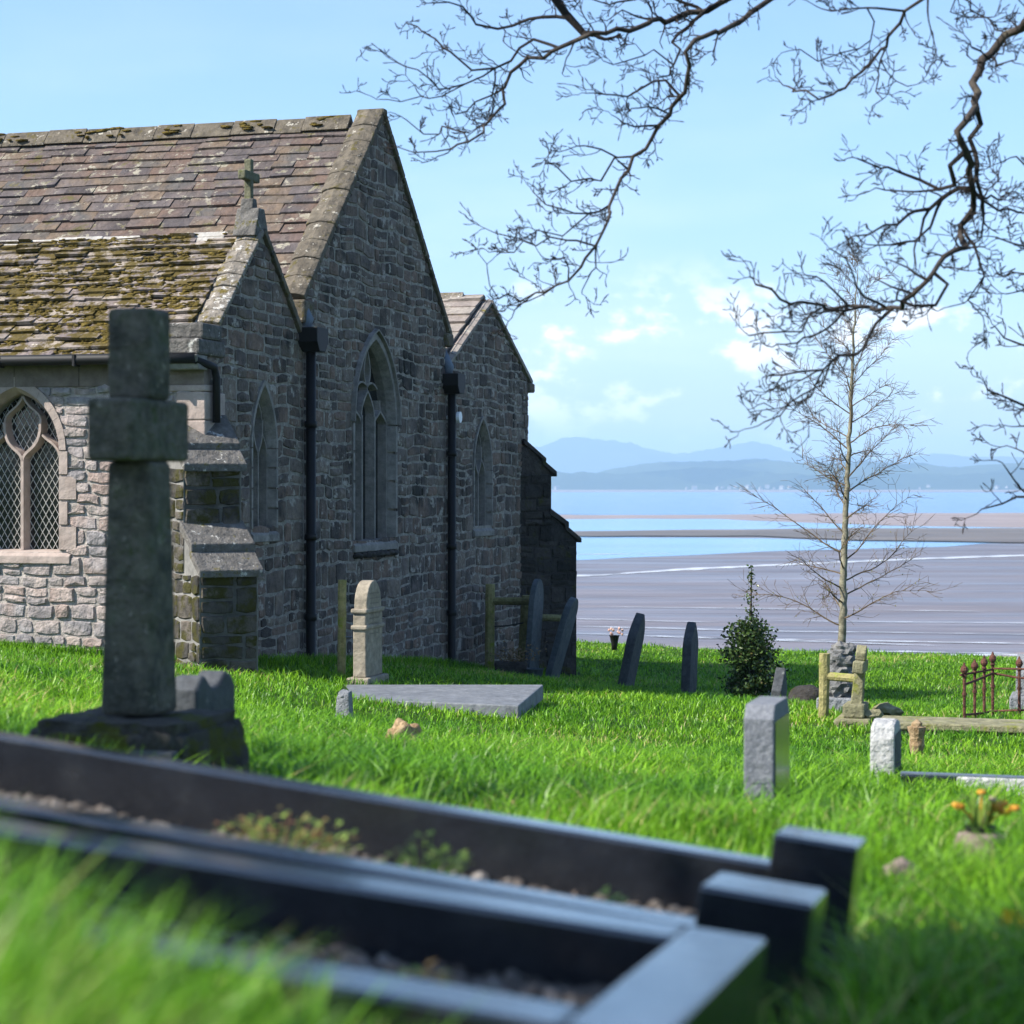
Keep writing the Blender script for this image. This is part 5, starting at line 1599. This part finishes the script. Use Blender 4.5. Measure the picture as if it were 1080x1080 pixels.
# ------------------------------------------------------------------ grass
def in_holes(x, y):
    bad = np.zeros(len(x), bool)
    for (ox, oy), th, x0, x1, y0, y1 in HOLES:
        dx, dy = x - ox, y - oy
        lx = dx * math.cos(th) + dy * math.sin(th); ly = -dx * math.sin(th) + dy * math.cos(th)
        bad |= (lx > x0) & (lx < x1) & (ly > y0) & (ly < y1)
    ins = np.ones(len(x), bool)
    q = LEDGER
    sgn = None
    for i in range(4):
        a, b = q[i], q[(i + 1) % 4]
        c = (b[0] - a[0]) * (y - a[1]) - (b[1] - a[1]) * (x - a[0])
        if sgn is None: sgn = np.sign(((b[0] - a[0]) * (sum(p[1] for p in q) / 4 - a[1]) - (b[1] - a[1]) * (sum(p[0] for p in q) / 4 - a[0])))
        ins &= (c * sgn > 0)
    return bad | ins


def vnoise(x, y, s, seed=0):
    """cheap smooth noise from summed sines"""
    r = np.random.default_rng(seed); o = np.zeros_like(x)
    for k in range(7):
        a = r.uniform(0, 6.28); f = s * r.uniform(.6, 1.8)
        o += np.sin(x * f * np.cos(a) + y * f * np.sin(a) + r.uniform(0, 6.28))
    return o / 3.


def scatter(n, d0, d1, u0, u1, pw=2.):
    D = (rng.random(n) * (d1 ** pw - d0 ** pw) + d0 ** pw) ** (1 / pw)
    u = rng.uniform(u0, u1, n)
    return u * D, D


batches = []


def blades(x, y, h, w, bend=.5, lean=.25):
    k = ~in_holes(x, y) & (y < edge_y(x) + 2.5)
    x, y, h, w = x[k], y[k], h[k], w[k]
    n = len(x)
    z = ground(x, y) - .01
    a = rng.uniform(0, 2 * np.pi, n)
    b = a + np.pi / 2 + rng.normal(0, .5, n)
    wx, wy = np.cos(a) * w / 2, np.sin(a) * w / 2
    l1 = h * lean * rng.random(n); l2 = l1 + h * bend * rng.random(n)
    v = np.empty((n, 5, 3))
    v[:, 0] = np.c_[x - wx, y - wy, z]; v[:, 1] = np.c_[x + wx, y + wy, z]
    mx, my, mz = x + np.cos(b) * l1, y + np.sin(b) * l1, z + h * .58
    v[:, 2] = np.c_[mx + wx * .8, my + wy * .8, mz]; v[:, 3] = np.c_[mx - wx * .8, my - wy * .8, mz]
    v[:, 4] = np.c_[x + np.cos(b) * l2, y + np.sin(b) * l2, z + h * (1 - .18 * bend * rng.random(n))]
    batches.append((v, np.clip(rng.random(n) * .95 + .12 * vnoise(x, y, 1.3, 5), 0, 1)))


def tuft(x, y): return np.clip(.5 + .5 * vnoise(x, y, 4.2, 1) + .25 * vnoise(x, y, 1.1, 2), 0, 1.6)


HOLES.append(((W(951, 826, 12.2).x, W(951, 826, 12.2).y), TH, -.02, 1.65, -.16, .05))
HOLES.append(((W(1034, 918, 6.45).x, W(1034, 918, 6.45).y), TH, -.085, .085, -.5, .07))
HOLES.append(((W(967, 789, 17.5).x, W(967, 789, 17.5).y), TH, -.09, .09, -.35, .07))
# fine lawn, far to near
x, y = scatter(255000, 15, 45, -.33, .33); h = (.03 + .065 * rng.random(len(x)) ** 1.6) * (.55 + .7 * tuft(x, y)); blades(x, y, h, .0075 + .00026 * y + 0 * x, .9, .5)
x, y = scatter(120000, 7, 15.5, -.36, .36); h = (.035 + .085 * rng.random(len(x)) ** 1.5) * (.45 + .85 * tuft(x, y)); blades(x, y, h, .0065 + .00025 * y + 0 * x, 1., .55)
x, y = scatter(70000, 2.2, 7.3, -.5, .45); h = (.06 + .09 * rng.random(len(x))) * (.6 + .7 * tuft(x, y)); blades(x, y, h, .006 + 0 * x, .7)
# sparse margin outside the picture
x, y = rng.uniform(-16, 16, 90000), rng.uniform(-2, 45, 90000); h = .05 + .06 * rng.random(len(x)); blades(x, y, h, .012 + 0 * x)
# rank tufts behind the graves and on the right
x, y = scatter(60000, 6., 12.5, -.22, .3); t = tuft(x * 1.3, y * 1.3); k = t > .75; x, y, t = x[k], y[k], t[k]; blades(x, y, (.05 + .06 * rng.random(len(x))) * t, .006 + 0 * x, .9, .4)
x, y = scatter(24000, 3.2, 6.6, .155, .42); h = (.08 + .20 * rng.random(len(x)) ** 1.3) * (.55 + .6 * tuft(x, y)); blades(x, y, h, .0075 + 0 * x, 1.1, .6)
# separate coarse tussocks
for (nc, d0, d1, hh, rr_, nb_) in ((190, 6.3, 9.5, .19, .10, 100), (460, 9, 16, .16, .12, 90), (1100, 16, 40, .125, .16, 60)):
    cx, cy = scatter(nc, d0, d1, -.3, .3); sz = .55 + .6 * rng.random(nc)
    x = np.repeat(cx, nb_) + rng.normal(0, 1, nc * nb_) * rr_ * np.repeat(sz, nb_); y = np.repeat(cy, nb_) + rng.normal(0, 1, nc * nb_) * rr_ * np.repeat(sz, nb_)
    blades(x, y, hh * np.repeat(sz, nb_) * (.4 + .7 * rng.random(nc * nb_)), .0065 + .00024 * y, 1.2, .7)
# grass growing against stones
for o in list(bpy.data.objects):
    if o.parent is None and o.get('category') in ('headstone', 'grave cross', 'stone', 'stone marker', 'monument', 'post', 'post and rail', 'timber frame', 'grave slab'):
        if o.location.y < 3: continue
        n = int(500 if o.location.y < 15 else 420)
        r_ = .42 if o.get('category') != 'grave slab' else 1.6
        a = rng.uniform(0, 6.28, n); q = r_ * np.sqrt(rng.random(n)); x, y = o.location.x + q * np.cos(a), o.location.y + q * np.sin(a)
        blades(x, y, (.05 + .07 * rng.random(n)), .007 + .00022 * y, .7)
# foot of the church walls
s_ = rng.uniform(0, 1, 9000); tt = SW - .5 + s_ * (NE - SW + .8); off = rng.uniform(.02, .35, 9000)
blades(P0[0] + N2[0] * tt + E2[0] * off, P0[1] + N2[1] * tt + E2[1] * off, .08 + .12 * rng.random(9000), .012 + 0 * tt, .6)
s_ = rng.uniform(-6, 0, 7000); off = rng.uniform(.02, .3, 7000)
blades(P0[0] + E2[0] * s_ + N2[0] * (SW - off), P0[1] + E2[1] * s_ + N2[1] * (SW - off), .06 + .10 * rng.random(7000), .012 + 0 * s_, .6)
# long uncut grass nearest the lens
n = 9000
D = rng.uniform(1.35, 2.4, n); u = -.34 + .36 * rng.random(n) ** 1.25
kk = np.clip((.06 - u) / .34, 0, 1)
blades(u * D, D, (.09 + .19 * kk) * (.45 + .62 * rng.random(n)), .008 + .004 * rng.random(n), .75, .3)

V = np.concatenate([b[0] for b in batches]); VAR = np.concatenate([b[1] for b in batches])
nb = len(V)
me = bpy.data.meshes.new('grass')
me.vertices.add(nb * 5); me.vertices.foreach_set('co', V.reshape(-1).astype(np.float32))
base = np.arange(nb) * 5
loops = np.empty((nb, 7), np.int32)
for k, o_ in enumerate((0, 1, 2, 3, 3, 2, 4)): loops[:, k] = base + o_
me.loops.add(nb * 7); me.loops.foreach_set('vertex_index', loops.ravel())
me.polygons.add(nb * 2)
ls = np.empty((nb, 2), np.int32); ls[:, 0] = np.arange(nb) * 7; ls[:, 1] = ls[:, 0] + 4
lt = np.empty((nb, 2), np.int32); lt[:, 0] = 4; lt[:, 1] = 3
me.polygons.foreach_set('loop_start', ls.ravel()); me.polygons.foreach_set('loop_total', lt.ravel())
at = me.attributes.new('var', 'FLOAT', 'FACE'); at.data.foreach_set('value', np.repeat(VAR, 2).astype(np.float32))
me.update(calc_edges=True)
me.materials.append(M['grass'])
go = bpy.data.objects.new('grass', me); COL.objects.link(go); tag(go, kind='stuff')

# ------------------------------------------------------------------ air over the bay
m = MB(); m.box(-17000, 17000, -320, 15800, -14, 335)
t = NT('haze_air'); t.n.remove(t.b)
pv = t.node('VolumePrincipled'); pv.inputs['Color'].default_value = (.56, .80, 1., 1); pv.inputs['Density'].default_value = 1.45e-4; pv.inputs['Anisotropy'].default_value = .2
t.link(pv.outputs[0], t.out.inputs['Volume'])
hz = tag(m.build('haze', t.m), kind='stuff')

# ------------------------------------------------------------------ light and sky
AZ, EL = math.radians(20), math.radians(42)
SUN = Vector((-math.cos(AZ) * math.cos(EL), -math.sin(AZ) * math.cos(EL), math.sin(EL)))
ld = bpy.data.lights.new('sun', 'SUN'); ld.energy = 4.6; ld.angle = math.radians(.53); ld.color = (1., .94, .84)
lo = bpy.data.objects.new('sun', ld); COL.objects.link(lo); lo.rotation_euler = (-SUN).to_track_quat('-Z', 'Y').to_euler()
wd = bpy.data.worlds.new('World'); scene.world = wd; wd.use_nodes = True
nt = wd.node_tree; N = nt.nodes; Lk = nt.links; bg = N['Background']
sky = N.new('ShaderNodeTexSky'); sky.sky_type = 'NISHITA'; sky.sun_disc = False; sky.sun_elevation = EL; sky.sun_rotation = math.atan2(SUN.x, SUN.y)
sky.air_density = 1.0; sky.dust_density = .6; sky.ozone_density = 2.0


def wn(t_, **kw):
    n_ = N.new('ShaderNode' + t_)
    for k, v in kw.items(): setattr(n_, k, v)
    return n_


def wmath(op, a, b=None, clamp=False):
    n_ = wn('Math', operation=op, use_clamp=clamp)
    for k, v in ((0, a), (1, b)):
        if v is None: continue
        if isinstance(v, (int, float)): n_.inputs[k].default_value = v
        else: Lk.new(v, n_.inputs[k])
    return n_.outputs[0]


tc = wn('TexCoord'); sp = wn('SeparateXYZ'); Lk.new(tc.outputs['Generated'], sp.inputs[0])


def wnoise(scale, sc3, detail=6, rough=.6, loc=(0, 0, 0)):
    mp = wn('Mapping'); mp.inputs['Scale'].default_value = sc3; mp.inputs['Location'].default_value = loc; Lk.new(tc.outputs['Generated'], mp.inputs[0])
    n_ = wn('TexNoise'); n_.inputs['Scale'].default_value = scale; n_.inputs['Detail'].default_value = detail; n_.inputs['Roughness'].default_value = rough
    Lk.new(mp.outputs[0], n_.inputs['Vector']); return n_.outputs['Fac']


def wrange(v, a, b):
    n_ = wn('MapRange', interpolation_type='SMOOTHSTEP'); n_.inputs['From Min'].default_value = a; n_.inputs['From Max'].default_value = b; Lk.new(v, n_.inputs['Value']); return n_.outputs[0]


band = wmath('MULTIPLY', wrange(sp.outputs['Z'], .012, .045), wmath('SUBTRACT', 1., wrange(sp.outputs['Z'], .07, .115)))
c1 = wrange(wnoise(23, (1, 1, 1.7), 8, .58, (.75, .3, .05)), .53, .64)      # broken cumulus low over the hills
c2 = wrange(wnoise(5, (1, 1, 4.), 5, .5, (.1, 0, .4)), .42, .75)          # thin veil
veil = wmath('MULTIPLY', c2, wmath('MULTIPLY', wmath('SUBTRACT', 1., wrange(sp.outputs['Z'], .05, .3)), .2))
cl = wmath('ADD', wmath('MULTIPLY', wmath('MULTIPLY', c1, band), 1.), veil, True)
tint = wn('Mix', data_type='RGBA', blend_type='MULTIPLY'); tint.inputs[0].default_value = 1.; Lk.new(sky.outputs[0], tint.inputs[6]); tg = wn('Mix', data_type='RGBA'); Lk.new(wrange(sp.outputs['Z'], .0, .22), tg.inputs[0]); tg.inputs[6].default_value = (.86, .91, 1.18, 1); tg.inputs[7].default_value = (.98, 1.09, 1.22, 1); Lk.new(tg.outputs[2], tint.inputs[7])
mx = wn('Mix', data_type='RGBA'); Lk.new(cl, mx.inputs[0]); Lk.new(tint.outputs[2], mx.inputs[6]); mx.inputs[7].default_value = (8.6, 8.6, 8.6, 1)
Lk.new(mx.outputs[2], bg.inputs['Color']); bg.inputs['Strength'].default_value = .09

# ------------------------------------------------------------------ camera
cd = bpy.data.cameras.new('camera'); cam = bpy.data.objects.new('camera', cd); COL.objects.link(cam)
cam.location = (0, 0, 0); cam.rotation_euler = (math.radians(90), 0, 0)
cd.sensor_fit = 'HORIZONTAL'; cd.sensor_width = 24; cd.lens = 24 * F / 1080; cd.shift_y = (HZ - 540) / 1080
cd.clip_start = .05; cd.clip_end = 60000
cd.dof.use_dof = True; cd.dof.focus_distance = 25.; cd.dof.aperture_fstop = 2.3; cd.dof.aperture_blades = 9
scene.camera = cam
scene.render.engine = 'CYCLES'
scene.cycles.use_denoising = True
scene.cycles.max_bounces = 6; scene.cycles.transparent_max_bounces = 6; scene.cycles.volume_bounces = 1
scene.view_settings.view_transform = 'Standard'; scene.view_settings.look = 'None'; scene.view_settings.exposure = 1.08; scene.view_settings.gamma = 1
